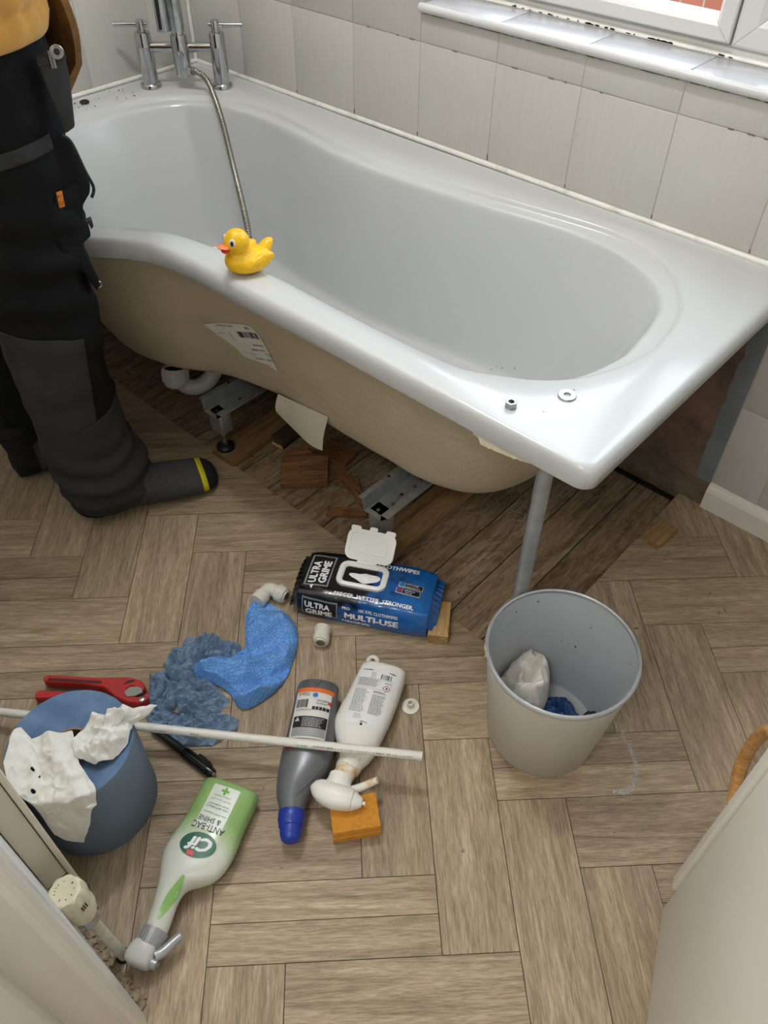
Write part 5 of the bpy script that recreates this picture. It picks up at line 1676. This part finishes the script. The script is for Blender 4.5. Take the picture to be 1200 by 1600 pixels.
def wipefn(u, v):
    a = 2 * pi * u
    r = v
    return (LX + .004 + (.029 * cos(a) + .003 * cos(3 * a)) * r, LY - .003 + (.012 * sin(a) + .003 * sin(2 * a + 1)) * r, zl + .0005 + .0065 * (1 - r * r) + .0012 * sin(5 * a) * r)
obj('wipe_tuft', grid(28, 6, wipefn), M('wipe_white', (238, 238, 236), .9), wp)
lid = obj('lid', loft([[(p[0], p[1], z) for p in rrect(w, h, r)] for w, h, r, z in ((.099, .062, .016, 0), (.100, .063, .0165, .002), (.100, .063, .0165, .0045), (.096, .059, .015, .005), (.084, .046, .008, .005), (.083, .045, .0075, .0032), (.070, .034, .005, .0032), (.069, .033, .0045, .0042))], True, True),
          wfm, wp, loc=(LX + .002, LY + .033 + .026, zl + .024), rot=(radians(40), 0, radians(-2)), sharp=35)
obj('lid_hinge', box(-.020, .020, -.006, .004, -.003, .002, .001, 1), wfm, wp, loc=(LX, LY + .034, zl + .004), rot=(radians(20), 0, 0))
g = G().add(loft([[(p[0] * s_, p[1] * s_ + .034, z) for p in rrect(.016, .010, .004)] for s_, z in ((1, .0), (1, .004))])).add(loft([[(p[0] * s_ - .036, p[1] * s_ + .032, z) for p in rrect(.020, .010, .004)] for s_, z in ((1, .0), (1, .004))])).add(loft([[(p[0] * s_ + .036, p[1] * s_ + .032, z) for p in rrect(.020, .010, .004)] for s_, z in ((1, .0), (1, .004))]))
obj('lid_tabs', g.vf, wfm, lid, sharp=35)

# ------------------------------------------------------------------ waste bin
bn = empty('waste_bin', 'round pale grey waste bin with a metal-look rim, holding used wipes', 'bin', loc=(1.738, -.722, 0))
BH = .243
m_bin = M('bin_grey', (206, 203, 195), .5, var=.03, dirt=(120, 112, 100), dscale=60, damt=.12)
m_bini = M('bin_inside_grey', (188, 192, 196), .5, var=.04, dirt=(90, 88, 84), dscale=70, damt=.08)
obj('outer_wall', lathe([(.0, .0), (.092, .0), (.095, .003), (.119, BH)], 72), m_bin, bn, sharp=60)
obj('inner_wall', lathe([(.118, BH), (.0935, .006), (.0, .005)], 72), m_bini, bn)
obj('rim', lathe([(.1165, BH - .004), (.1165, BH + .002), (.1185, BH + .0042), (.1215, BH + .002), (.1225, BH - .002), (.1215, BH - .006), (.1185, BH - .006)], 72), M('rim_silver', (196, 200, 204), .22, .5), bn)
g = G()
for k in range(22):
    a = random.uniform(0, 6.28); z = random.uniform(.06, .23); r = .0938 + (.118 - .0938) * (z - .006) / (BH - .006) - .0006
    T = Matrix.Rotation(a, 4, 'Z') @ Matrix.Translation((r, 0, z))
    s_ = random.uniform(.0004, .0013)
    g.add(box(-.0002, .0004, -s_, s_, -s_ * random.uniform(.5, 2.2), s_), T)
obj('bin_specks', g.vf, m_black, bn, smooth=False)['kind'] = 'stuff'
g = G()
for k in range(40):
    a = radians(222) + random.gauss(0, .05); r = .1215
    g.add(ellipsoid((0, 0, 0), .0012, .0016, .0012, 6, 5), Matrix.Translation((r * cos(a), r * sin(a), BH + random.uniform(-.012, .002))))
obj('rim_grit', g.vf, M('grit_pale', (196, 176, 146), .9), bn)['kind'] = 'stuff'

def crumple(nx, ny, w, h, seed, amp, fold=1.0, cup=0.0, sc=18):
    def fn(u, v):
        x_ = (u - .5) * w; y_ = (v - .5) * h
        p = (x_, y_, seed)
        z = amp * rf(p, sc, seed, 3) + cup * (x_ * x_ + y_ * y_)
        dx = fold * amp * nz(p, sc * .8, seed + 3); dy = fold * amp * nz(p, sc * .8, seed + 9)
        return (x_ + dx, y_ + dy, z)
    return grid(nx, ny, fn)
m_cloth = M('cloth_offwhite', (222, 216, 206), .9, var=.06, vscale=30, bump=.3, bscale=900)
def bin_thing(name, label, cat, poly, c, zc, ze, amp, s, seed, m, nr=44):
    def fn(x_, y_, r):
        p = (x_, y_, seed)
        k = 1 - r ** 3
        z = ze + (zc - ze) * k + amp * (creased(p, s, seed) - .3) * (1 - .5 * r) + .002 * nz(p, 60, seed)
        x2 = x_ + .007 * nz(p, 38, seed + 2) * k; y2 = y_ + .007 * nz(p, 38, seed + 6) * k
        return (x2, y2, max(.008, z))
    vf = polar_sheet(poly, c, fn, 110, nr, 3)
    # keep clear of the bin wall
    bx_, by_ = bn.location.x, bn.location.y
    vv = []
    for q in vf[0]:
        d = hypot(q[0] - bx_, q[1] - by_); lim = .0925 + .024 * (q[2] / BH) - .002
        k = min(1, lim / max(d, 1e-6))
        vv.append((bx_ + (q[0] - bx_) * k, by_ + (q[1] - by_) * k, q[2]))
    return tag(obj(name, thick((vv, vf[1]), .0008), m, sharp=180), label, cat)
bin_thing('used_cloth', 'crumpled off-white cloth inside the grey waste bin', 'cloth', [(1.642, -.738), (1.652, -.660), (1.674, -.636), (1.696, -.650), (1.722, -.690), (1.736, -.722), (1.734, -.752), (1.712, -.768), (1.673, -.756)], (1.690, -.705), .120, .062, .060, 12, 4, m_cloth)
m_bpaper = M('blue_paper', (128, 151, 178), .85, var=.12, vscale=30, bump=.3, bscale=400)
m_bpaper_d = M('blue_paper_dark', (34, 66, 112), .7, var=.2, vscale=26, bump=.25, bscale=500)  # darker blue than the paper beside the cloth
bin_thing('crumpled_paper', 'dark blue crumpled paper at the bottom of the waste bin', 'paper', [(1.715, -.735), (1.722, -.690), (1.760, -.668), (1.800, -.690), (1.806, -.735), (1.770, -.770), (1.730, -.768)], (1.762, -.718), .080, .030, .030, 24, 12, m_bpaper_d, 30)
bin_thing('dirty_wipe', 'dark dirty wipe beside the blue paper inside the waste bin', 'wipe', [(1.785, -.672), (1.800, -.662), (1.822, -.690), (1.826, -.720), (1.806, -.722), (1.794, -.700)], (1.806, -.692), .080, .030, .016, 40, 17, M('dirty_wipe_dark', (52, 50, 48), .9, var=.3, vscale=40), 20)

# water dribble on the floor by the bin
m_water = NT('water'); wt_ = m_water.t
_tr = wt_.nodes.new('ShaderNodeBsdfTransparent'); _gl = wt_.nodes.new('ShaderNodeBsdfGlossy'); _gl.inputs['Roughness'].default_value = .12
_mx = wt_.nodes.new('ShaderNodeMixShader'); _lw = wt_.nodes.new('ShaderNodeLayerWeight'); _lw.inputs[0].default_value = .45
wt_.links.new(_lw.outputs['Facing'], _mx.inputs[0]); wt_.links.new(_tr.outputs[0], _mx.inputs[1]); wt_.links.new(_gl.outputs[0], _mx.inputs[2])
_glint_df = wt_.nodes.new('ShaderNodeBsdfDiffuse'); _glint_df.inputs[0].default_value = (.8, .8, .8, 1); _m2 = wt_.nodes.new('ShaderNodeMixShader'); _m2.inputs[0].default_value = .30  # white diffuse mixed in stands for bright glints on the drops
wt_.links.new(_mx.outputs[0], _m2.inputs[1]); wt_.links.new(_glint_df.outputs[0], _m2.inputs[2])
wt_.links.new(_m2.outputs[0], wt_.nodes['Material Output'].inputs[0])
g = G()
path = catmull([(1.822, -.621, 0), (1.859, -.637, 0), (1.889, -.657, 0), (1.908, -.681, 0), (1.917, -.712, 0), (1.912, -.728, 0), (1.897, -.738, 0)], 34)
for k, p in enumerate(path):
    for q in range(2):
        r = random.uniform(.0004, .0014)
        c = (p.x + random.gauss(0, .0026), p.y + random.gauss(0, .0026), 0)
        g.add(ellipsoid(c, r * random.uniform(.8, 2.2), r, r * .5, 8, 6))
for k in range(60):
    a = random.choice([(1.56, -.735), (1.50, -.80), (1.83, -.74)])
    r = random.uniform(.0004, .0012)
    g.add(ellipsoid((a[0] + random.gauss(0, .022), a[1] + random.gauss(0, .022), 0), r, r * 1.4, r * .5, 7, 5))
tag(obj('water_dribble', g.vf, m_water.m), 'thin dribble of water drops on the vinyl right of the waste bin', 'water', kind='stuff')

# ------------------------------------------------------------------ blue paper roll with two used wipes
RC = Vector((1.272, -1.329, 0)); RR, RHt = .094, .190
rl = empty('paper_roll', 'blue centre-feed paper roll standing by the radiator', 'paper roll', loc=tuple(RC))
m_rollside = M('roll_side_blue', (116, 131, 151), .75, var=.05, vscale=14, bump=.15, bscale=300)
xx = NT('roll_top_blue'); v = xx.coord(); sp_ = xx.n('ShaderNodeSeparateXYZ'); xx.l(v, sp_.inputs[0])
vm = xx.n('ShaderNodeVectorMath', operation='LENGTH'); cb_ = xx.n('ShaderNodeCombineXYZ'); xx.l(sp_.outputs[0], cb_.inputs[0]); xx.l(sp_.outputs[1], cb_.inputs[1]); xx.l(cb_.outputs[0], vm.inputs[0])
ms = xx.n('ShaderNodeMath', operation='MULTIPLY'); xx.l(vm.outputs['Value'], ms.inputs[0]); ms.inputs[1].default_value = 1800
sn = xx.n('ShaderNodeMath', operation='SINE'); xx.l(ms.outputs[0], sn.inputs[0])
nn_ = xx.noise(v, 26, 4, .6)
cc = xx.ramp(nn_, [(.35, lin((82, 108, 142))), (.7, lin((106, 132, 166)))])
xx.l(cc, xx.b.inputs['Base Color']); xx.b.inputs['Roughness'].default_value = .85; xx.bump(nn_, .3, .002)
obj('wound_paper', lathe([(RR - .001, .0), (RR, .002), (RR, RHt - .003), (RR - .001, RHt - .001)], 80), m_rollside, rl, sharp=60)
obj('roll_end', lathe([(RR - .001, RHt - .001), (RR - .006, RHt), (.060, RHt - .005), (.030, RHt - .008)], 80), xx.m, rl)
obj('cardboard_core', lathe([(.030, RHt - .010), (.030, RHt - .006), (.0275, RHt - .006), (.0275, .02)], 40), M('card_brown', (150, 118, 84), .9), rl)
obj('core_bottom', lathe([(.0275, .02), (0, .02)], 30), m_dark, rl)

m_wipe = M('wet_wipe', (232, 230, 224), .8, var=.05, vscale=26, bump=.3, bscale=500, sss=.1, dirt=(150, 110, 70), dscale=24, damt=.25)
def drape(px, py, h0, lift=0.0):
    d = Vector((px, py, 0)); r = d.length
    R_ = RR + .003
    if r <= R_: return Vector((px, py, RHt + h0))
    over = r - R_
    q = d / r * (R_ + min(over * .30, .022))
    return Vector((q.x, q.y, RHt + h0 - over * .92))
W1 = [(-.042, -.081), (-.068, -.055), (-.080, -.040), (-.071, -.030), (-.048, -.040), (-.030, -.015), (-.012, .014), (.018, .001), (.042, -.007), (.087, -.013), (.124, -.029), (.165, -.105), (.105, -.122), (.049, -.090), (-.002, -.095)]
def wipe1(x_, y_, r):
    p = (x_, y_, 2.2)
    h = .005 + .014 * max(0, creased(p, 16, 3) - .05) * (1 - .4 * r) + .004 * nz(p, 40, 3) + .010 * exp(-((y_ + .02 + .2 * x_) / .012) ** 2)
    q = drape(x_ + .003 * nz(p, 30, 8), y_ + .003 * nz(p, 30, 12), max(.002, h))
    return (q.x, q.y, q.z)
w1 = polar_sheet(W1, (.035, -.056), wipe1, 150, 56)
hl = [(.001, -.060, .0034, .0026), (.018, -.058, .0018, .0018), (.034, -.076, .0036, .0030)]
kf = []
src = []
def _plan(x_, y_, r): src.append((x_, y_)); return (x_, y_, 0)
polar_sheet(W1, (.035, -.056), _plan, 150, 56)
for q in w1[1]:
    cx = sum(src[i][0] for i in q) / len(q); cy = sum(src[i][1] for i in q) / len(q)
    if not any(((cx - a) / ra) ** 2 + ((cy - b_) / rb_) ** 2 < 1 for a, b_, ra, rb_ in hl): kf.append(q)
tag(obj('used_wipe', thick((w1[0], kf), .0006), m_wipe, loc=tuple(RC), sharp=180), 'white used wipe with small holes spread over the near side of the blue roll', 'wipe')
W2 = [(.010, .001), (-.001, .027), (-.015, .053), (.002, .059), (.017, .069), (.004, .093), (.026, .100), (.050, .128), (.056, .103), (.048, .083), (.067, .060), (.074, .030), (.063, .007), (.030, -.006)]
def wipe2(x_, y_, r):
    p = (x_, y_, 7.7)
    k = 1 - r ** 2.5
    h = .008 + .026 * k + .022 * (creased(p, 19, 6) - .25) * (.35 + .65 * k) + .004 * nz(p, 60, 6)
    return (x_ + .006 * nz(p, 34, 2) * k, y_ + .006 * nz(p, 34, 9) * k, RHt + max(.004, h))
tag(obj('used_wipe', thick(polar_sheet(W2, (.030, .040), wipe2, 140, 46), .0007), m_wipe, loc=tuple(RC), sharp=180), 'white used wipe bunched on the blue roll, one corner sticking out over the pipe', 'wipe')

# ------------------------------------------------------------------ red pipe cutter
pc_ = empty('pipe_cutter', 'red ratchet pipe cutter lying behind the blue paper roll', 'tool', loc=(1.10, -1.222, 0), rot=(0, 0, radians(40)))
m_red = M('cutter_red', (176, 26, 28), .4, var=.06, vscale=60)
upper = [(-.098, .010), (-.090, .016), (.0, .014), (.035, .016), (.060, .018), (.082, .012), (.094, .000), (.092, -.010), (.080, -.004), (.068, .000), (.060, -.008), (.066, -.016), (.082, -.022), (.094, -.020), (.100, -.010), (.106, -.018), (.104, -.028), (.092, -.036), (.070, -.034), (.045, -.024), (.020, -.006), (-.02, .0), (-.094, .001)]
upper = [(p[0], p[1] + .010) for p in upper]
obj('upper_handle', prism(upper, .006, .026, .002), m_red, pc_, smooth=False)
obj('lower_handle', prism([(-.104, -.012), (-.098, -.004), (-.02, -.005), (.03, -.010), (.04, -.018), (.02, -.026), (-.03, -.018), (-.100, -.022)], .004, .022, .002), m_red, pc_, smooth=False)
obj('handle_recess', prism([(-.088, .0135), (-.03, .0125), (.012, .0115), (.012, .0165), (-.03, .0180), (-.086, .0190)], .0255, .0266), M('cutter_dark', (60, 12, 14), .6), pc_, smooth=False)
obj('blade', prism([(.058, -.004), (.066, .006), (.080, .008), (.090, .004), (.092, -.004), (.080, -.012), (.066, -.014)], .012, .0275, .0006), M('blade_steel', (150, 150, 146), .35, .8), pc_, smooth=False)
pv = obj('pivot_screw', lathe([(0, .0), (.0052, .0), (.0052, .0025), (.0035, .0032), (0, .0032)], 16), m_steel, pc_, loc=(.094, -.018, .0258))
obj('ratchet_slot', prism([(.052, .012), (.060, .020), (.072, .022), (.070, .018), (.060, .014)], .0255, .0268), M('cutter_dark2', (40, 12, 12), .6), pc_, smooth=False)

# ------------------------------------------------------------------ black marker
mk = empty('black_marker', 'black marker pen with a clip lying between the roll and the blue paper', 'pen', loc=(1.310, -1.184, .0095), rot=(0, radians(0), atan2(.016, .141)))
obj('barrel', tube([(-.078, 0, 0), (-.074, 0, 0), (.000, 0, 0), (.002, 0, 0)], [.0055, .0072, .0082, .0082], 20), m_black, mk, sharp=40)
g = G().add(tube([(.002, 0, 0), (.003, 0, 0), (.066, 0, 0), (.071, 0, 0)], [.0086, .0093, .0090, .0075], 20))
cpn = obj('pen_cap', g.vf, M('marker_gloss', (16, 16, 17), .22), mk, sharp=40)
g = G()
for k in range(10):
    T = Matrix.Rotation(2 * pi * k / 10, 4, 'X')
    g.add(box(.006, .058, -.0007, .0007, .0088, .0098, .0003, 1), T)
obj('cap_ribs', g.vf, m_black, cpn)
obj('clip', tube(catmull([(.070, .003, .0075), (.060, .008, .0095), (.045, .010, .0085), (.030, .0105, .0070)], 4), .0018, 8), m_black, cpn)
obj('cap_end', tube([(.071, 0, 0), (.0735, 0, 0)], [.0045, .003], 14), m_steel, cpn)

# ------------------------------------------------------------------ blue honeycomb cloth
m_hon = NT('honeycomb_cloth'); v = m_hon.coord(kind='UV') if False else m_hon.coord()
vo = m_hon.n('ShaderNodeTexVoronoi'); vo.inputs['Scale'].default_value = 300; vo.inputs['Randomness'].default_value = .35; m_hon.l(v, vo.inputs['Vector'])
nb_ = m_hon.noise(v, 18, 4)
cA = m_hon.ramp(vo.outputs['Distance'], [(.10, lin((176, 212, 248))), (.50, lin((88, 150, 226)))])
cB = m_hon.ramp(nb_, [(.35, (.85, .88, .92, 1)), (.65, (1.03, 1.02, 1, 1))])
m_hon.l(m_hon.mix(1.0, cA, cB, 'MULTIPLY'), m_hon.b.inputs['Base Color']); m_hon.b.inputs['Roughness'].default_value = .9
m_hon.bump(vo.outputs['Distance'], .7, .0012)
CLO = [(1.158, -.871), (1.150, -.892), (1.168, -.921), (1.200, -.948), (1.223, -.966), (1.221, -.988), (1.216, -1.012), (1.200, -1.034), (1.176, -1.055), (1.206, -1.075), (1.237, -1.062), (1.277, -1.054), (1.319, -1.061), (1.334, -1.026), (1.334, -.972), (1.304, -.913), (1.281, -.884), (1.245, -.862), (1.198, -.861)]
def cloth_fn(x_, y_, r):
    p = (x_, y_, 1.0)
    k = min(1, (1 - r) / .16) ** .7
    a = x_ * .55 + y_ * .83; b_ = x_ * .83 - y_ * .55
    h = .004 + k * (.020 + .013 * sin(b_ * 80 + 1.2 * nz(p, 9, 4)) + .016 * (creased((a * .6, b_ * 1.3, 2), 13, 5) - .2) + .004 * nz(p, 45, 8))
    return (x_ + .004 * nz(p, 25, 2) * k, y_ + .004 * nz(p, 25, 6) * k, max(.0022, h))
cl_ = obj('blue_cloth', polar_sheet(CLO, (1.272, -.990), cloth_fn, 170, 56, 3), m_hon.m, sharp=180)
tag(cl_, 'bright blue honeycomb cleaning cloth crumpled on the floor left of the wipes', 'cloth')

# crumpled dull blue paper, several torn sheets
def heap(label, poly, c, h, seed, base=0.0):
    def fn(x_, y_, r):
        p = (x_, y_, seed * 1.0)
        k = min(1, (1 - r) / .22) ** .6
        z = base + .001 + k * (h * .45 + h * .60 * max(-.4, creased(p, 17, seed)) + .011 * (creased((p[0] * 1.4, p[1] * .8, p[2]), 44, seed + 1) - .2))
        return (x_ + .009 * nz(p, 36, seed + 2) * k, y_ + .009 * nz(p, 36, seed + 6) * k, max(base + .0008, z))
    poly = [(c[0] + (a - c[0]) * 1.13, c[1] + (b_ - c[1]) * 1.13) for a, b_ in poly]
    o = obj('crumpled_paper', polar_sheet(poly, c, fn, 200, 70), m_bpaper, sharp=35)
    return tag(o, label, 'paper', 'crumpled blue paper beside the cloth')
heap('crumpled dull blue paper, the topmost heap beside the blue cloth with a flat corner', [(1.127, -1.038), (1.146, -1.014), (1.166, -.998), (1.190, -.982), (1.208, -.975), (1.231, -.995), (1.214, -1.028), (1.186, -1.050), (1.150, -1.056)], (1.178, -1.014), .034, 2)
heap('crumpled dull blue paper, the left heap next to the red cutter', [(1.140, -1.096), (1.128, -1.066), (1.145, -1.045), (1.172, -1.050), (1.198, -1.066), (1.205, -1.084), (1.176, -1.106)], (1.166, -1.076), .034, 9)
heap('crumpled dull blue paper, the lower left heap touching the white wipe corner', [(1.181, -1.166), (1.158, -1.140), (1.143, -1.117), (1.162, -1.104), (1.182, -1.106), (1.213, -1.118), (1.224, -1.141), (1.206, -1.166)], (1.184, -1.134), .036, 15)
heap('crumpled dull blue paper, the middle heap under the end of the blue cloth', [(1.217, -1.122), (1.200, -1.100), (1.206, -1.082), (1.226, -1.066), (1.262, -1.066), (1.285, -1.068), (1.288, -1.094), (1.272, -1.122), (1.244, -1.140)], (1.244, -1.098), .038, 23)
heap('crumpled dull blue paper, the lowest heap running under the white pipe', [(1.207, -1.180), (1.214, -1.152), (1.245, -1.146), (1.264, -1.128), (1.290, -1.098), (1.324, -1.084), (1.336, -1.098), (1.328, -1.142), (1.300, -1.168), (1.250, -1.194)], (1.272, -1.140), .022, 31)

# ------------------------------------------------------------------ white plumbing fittings
m_fit = M('fitting_white', (222, 220, 208), .4, var=.03, dirt=(160, 150, 130), dscale=40, damt=.25)
el_ = empty('elbow_fitting', 'white plastic elbow pipe fitting between the blue cloth and the wipes packet', 'pipe fitting', loc=(1.165, -.842, .0165), rot=(0, 0, radians(12)))
obj('elbow_body', tube(catmull([(.012, 0, 0), (.0, 0, 0), (-.008, -.002, 0), (-.011, -.010, 0), (-.011, -.022, 0)], 5), .0135, 18), m_fit, el_)
g = G().add(tube([(.008, 0, 0), (.010, 0, 0), (.028, 0, 0), (.030, 0, 0)], [.0150, .0165, .0165, .0150], 24)); 
for k in range(14): g.add(box(.011, .022, -.0012, .0012, .0160, .0172), Matrix.Rotation(2 * pi * k / 14, 4, 'X'))
en = obj('end_collar', g.vf, m_fit, el_, sharp=35)
obj('collet', tube([(.029, 0, 0), (.033, 0, 0)], .0118, 20), m_fit, el_, sharp=35)
obj('bore', tube([(.0331, 0, 0), (.0333, 0, 0)], .0082, 20), M('bore_dark', (74, 70, 62), .9), el_)
obj('end_collar', tube([(-.011, -.018, 0), (-.011, -.020, 0), (-.011, -.038, 0), (-.011, -.040, 0)], [.0150, .0165, .0165, .0150], 24), m_fit, el_, sharp=35)
cf = empty('straight_fitting', 'short white plastic straight pipe fitting in front of the wipes packet', 'pipe fitting', loc=(1.316, -.853, .0162), rot=(0, 0, radians(-52)))
obj('fitting_body', tube([(-.0185, 0, 0), (-.017, 0, 0), (-.009, 0, 0), (-.0085, 0, 0), (.002, 0, 0), (.0025, 0, 0), (.015, 0, 0), (.0165, 0, 0)], [.0130, .0155, .0160, .0150, .0150, .0162, .0162, .0150], 28), m_fit, cf, sharp=35)
obj('collet', tube([(.016, 0, 0), (.0195, 0, 0)], .0125, 24), m_fit, cf, sharp=35)
obj('bore', tube([(.0196, 0, 0), (.0198, 0, 0)], .0090, 20), M('bore_dark2', (110, 104, 92), .9), cf)
fl = empty('flanged_spigot', 'small white plastic flange with a hollow stub right of the white spray bottle', 'pipe fitting', loc=(1.540, -.848, .0008), rot=(radians(4), 0, 0))
obj('flange', lathe([(.0, 0), (.0150, 0), (.0158, .001), (.0155, .0028), (.0075, .0034), (.0065, .004), (.0060, .016), (.0050, .017), (.0038, .0165), (.0036, .006), (0, .006)], 36), m_fit, fl, sharp=40)
rg = obj('plastic_ring', lathe([(.0085 + .0045 * cos(a), .0045 + .004 * sin(a)) for a in [2 * pi * k / 12 for k in range(13)]], 32), m_fit, loc=(1.424, -.824, .0), sharp=60)
tag(rg, 'white plastic ring half hidden behind the base of the white spray bottle', 'pipe fitting')

# ------------------------------------------------------------------ radiator valve
tv_ = empty('radiator_valve', 'cream thermostatic valve head on a white pipe rising from the floor', 'valve', loc=(1.500, -1.4415, 0))
tilt_ = Matrix.Scale(.94, 4, (0, 0, 1)) @ Matrix.Rotation(radians(2.0), 4, 'X') @ Matrix.Rotation(radians(-7.5), 4, 'Y')
_o = obj('riser_pipe', lathe([(.0078, -.004), (.0078, .150)], 20, True, True), M('pipe_old_white', (214, 210, 196), .45, var=.05, dirt=(150, 130, 100), dscale=50, damt=.5), tv_)
_o.data.transform(tilt_)
_o = obj('valve_body', lathe([(.0, .140), (.0115, .140), (.0135, .143), (.0135, .160), (.0125, .163), (.0150, .164), (.0150, .176), (0, .178)], 8), m_chrome, tv_, sharp=30)
_o.data.transform(tilt_)
obj('tail_nut', tube([(-.012, 0, .150), (-.060, 0, .150)], .0105, 16), m_chrome, tv_)
_o = obj('head_base', lathe([(0, .166), (.0165, .167), (.0190, .174), (.0215, .186), (.0222, .198), (.0215, .2062)], 40), m_cream, tv_)
_o.data.transform(tilt_)
hr_ = []
for z, r0, sc_ in ((.2055, .0218, .0), (.207, .0228, .02), (.212, .0238, .07), (.226, .0236, .085), (.236, .0226, .09), (.2405, .0212, .07), (.2415, .0170, .02), (.2410, .0155, 0), (.2410, .0, 0)):
    hr_.append([((r0 * (1 - sc_ * (.5 - .5 * cos(8 * 2 * pi * j / 64)))) * cos(2 * pi * j / 64), (r0 * (1 - sc_ * (.5 - .5 * cos(8 * 2 * pi * j / 64)))) * sin(2 * pi * j / 64), z) for j in range(64)])
kn = obj('control_head', loft(hr_, False, False), m_cream, tv_, sharp=60); kn.data.transform(tilt_)
g = G()
for k, ch in enumerate('*  1 2 3 4 5  plus'):
    if ch == ' ': continue
    a = radians(150 - k * 19)
    v_, f_ = text_fit(ch, .0018 if ch != 'l' else .0007, .0026, .02)
    T = tilt_ @ Matrix.Translation((.0125 * cos(a), .0125 * sin(a), .2414)) @ Matrix.Rotation(a - pi / 2, 4, 'Z')
    g.add(([(p[0], p[1], 0) for p in v_], f_), T)
obj('dial_print', g.vf, m_ink, kn, smooth=False)
g = G()
for k in range(3): g.add(box(.0236, .0241, -.0008 + (k - 1) * .0032, .0008 + (k - 1) * .0032, .2105, .2205), tilt_ @ Matrix.Rotation(radians(14), 4, 'Z'))
obj('window_marks', g.vf, m_ink, kn, smooth=False)
g = G()
for k in range(2): g.add(box(.0232, .0241, -.0007 + (k - .5) * .005, .0007 + (k - .5) * .005, .209, .219), tilt_ @ Matrix.Rotation(radians(78), 4, 'Z'))
obj('stop_pin', g.vf, m_ink, kn, smooth=False)
g = G().add(lathe([(.0079, -.0), (.0115, .0006), (.0105, .002), (.0079, .003)], 20))
obj('floor_hole_rim', g.vf, m_dark, tv_)

# ------------------------------------------------------------------ bathroom cabinet, lower right
cb_e = empty('bathroom_cabinet', 'pale grey bathroom cabinet with a wooden bow handle, close at the lower right', 'cabinet', loc=(2.051, -.850, 0), rot=(0, 0, radians(21)))
m_cab = M('cabinet_grey', (230, 226, 216), .42, var=.02, vscale=5)
obj('carcass', box(0, .46, -.36, 0, 0, .74, .0015, 2), m_cab, cb_e, sharp=60)
obj('worktop', box(-.004, .47, -.365, .026, .74, .765, .003, 2), M('cabinet_top_white', (228, 226, 220), .35), cb_e, sharp=60)
d1 = obj('door', box(-.006, .229, .001, .020, .075, .735, .003, 3), m_cab, cb_e, sharp=60)
d2 = obj('door', box(.232, .458, .001, .020, .075, .735, .003, 3), m_cab, cb_e, sharp=60)
m_hwood = wood_mat('handle_beech', (176, 124, 70), (204, 152, 92), (222, 174, 114), .35)
for d_, xh in ((d1, .006), (d2, .43)):
    hp_ = catmull([(xh, .018, .330), (xh - .004, .036, .336), (xh - .008, .054, .360), (xh - .010, .060, .405), (xh - .008, .054, .450), (xh - .004, .036, .474), (xh, .018, .480)], 6)
    n_h = len(hp_)
    obj('handle', tube(hp_, [.0074 + .0040 * abs(2 * k / (n_h - 1) - 1) ** 3 for k in range(n_h)], 16, True, 1.15), m_hwood, d_)
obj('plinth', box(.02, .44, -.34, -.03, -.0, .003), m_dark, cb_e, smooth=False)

# ceiling lamp fitting (above the frame)
cl2 = empty('ceiling_lamp', 'round white ceiling lamp above the bath', 'lamp', loc=(LAMP[0], LAMP[1], 2.40))
obj('lamp_base', lathe([(0, 0), (.15, 0), (.15, -.03), (.14, -.04), (.135, -.04), (.135, -.02), (0, -.02)], 48), m_white_gloss, cl2)
cl3 = empty('hall_fill_fitting', 'round white fitting added for the unseen hall fill light', 'lamp', loc=(1.95, -2.15, 2.40))  # unseen fitting that only houses the added fill light
obj('lamp_base', lathe([(0, 0), (.18, 0), (.18, -.03), (.17, -.04), (.165, -.04), (.165, -.02), (0, -.02)], 48), m_white_gloss, cl3)

# small crumbs on the vinyl
g = G()
for k in range(70):
    p = (random.uniform(1.2, 2.0), random.uniform(-1.3, -.66)) if k < 40 else (random.uniform(1.60, 1.9), random.uniform(-.5, -.03))
    r = random.choice([.0005, .0008, .001, .0016, .0024])
    g.add(box(-r * random.uniform(.8, 2.6), r, -r * .8, r * .7, 0, r * .8), Matrix.Translation((p[0], p[1], .0001)) @ Matrix.Rotation(random.uniform(0, 6), 4, 'Z'))
tag(obj('floor_crumbs', g.vf, M('floor_crumb', (150, 132, 110), .9, var=.5, vscale=80), smooth=False), 'tiny scattered crumbs of grit on the vinyl floor', 'debris', kind='stuff')

bpy.context.view_layer.update()

# micro print too small to pick apart
for o in bpy.data.objects:
    if o.type == 'MESH' and (o.name.startswith('label_print') or o.name.startswith('pipe_print') or o.name.startswith('dial_print') or o.name.startswith('notice_lettering')):
        if len(o.data.polygons) > 60 and o.parent and o.parent.name.split('.')[0] in ('back_label', 'torn_label', 'plastic_pipe', 'control_head'):
            o['kind'] = 'stuff'
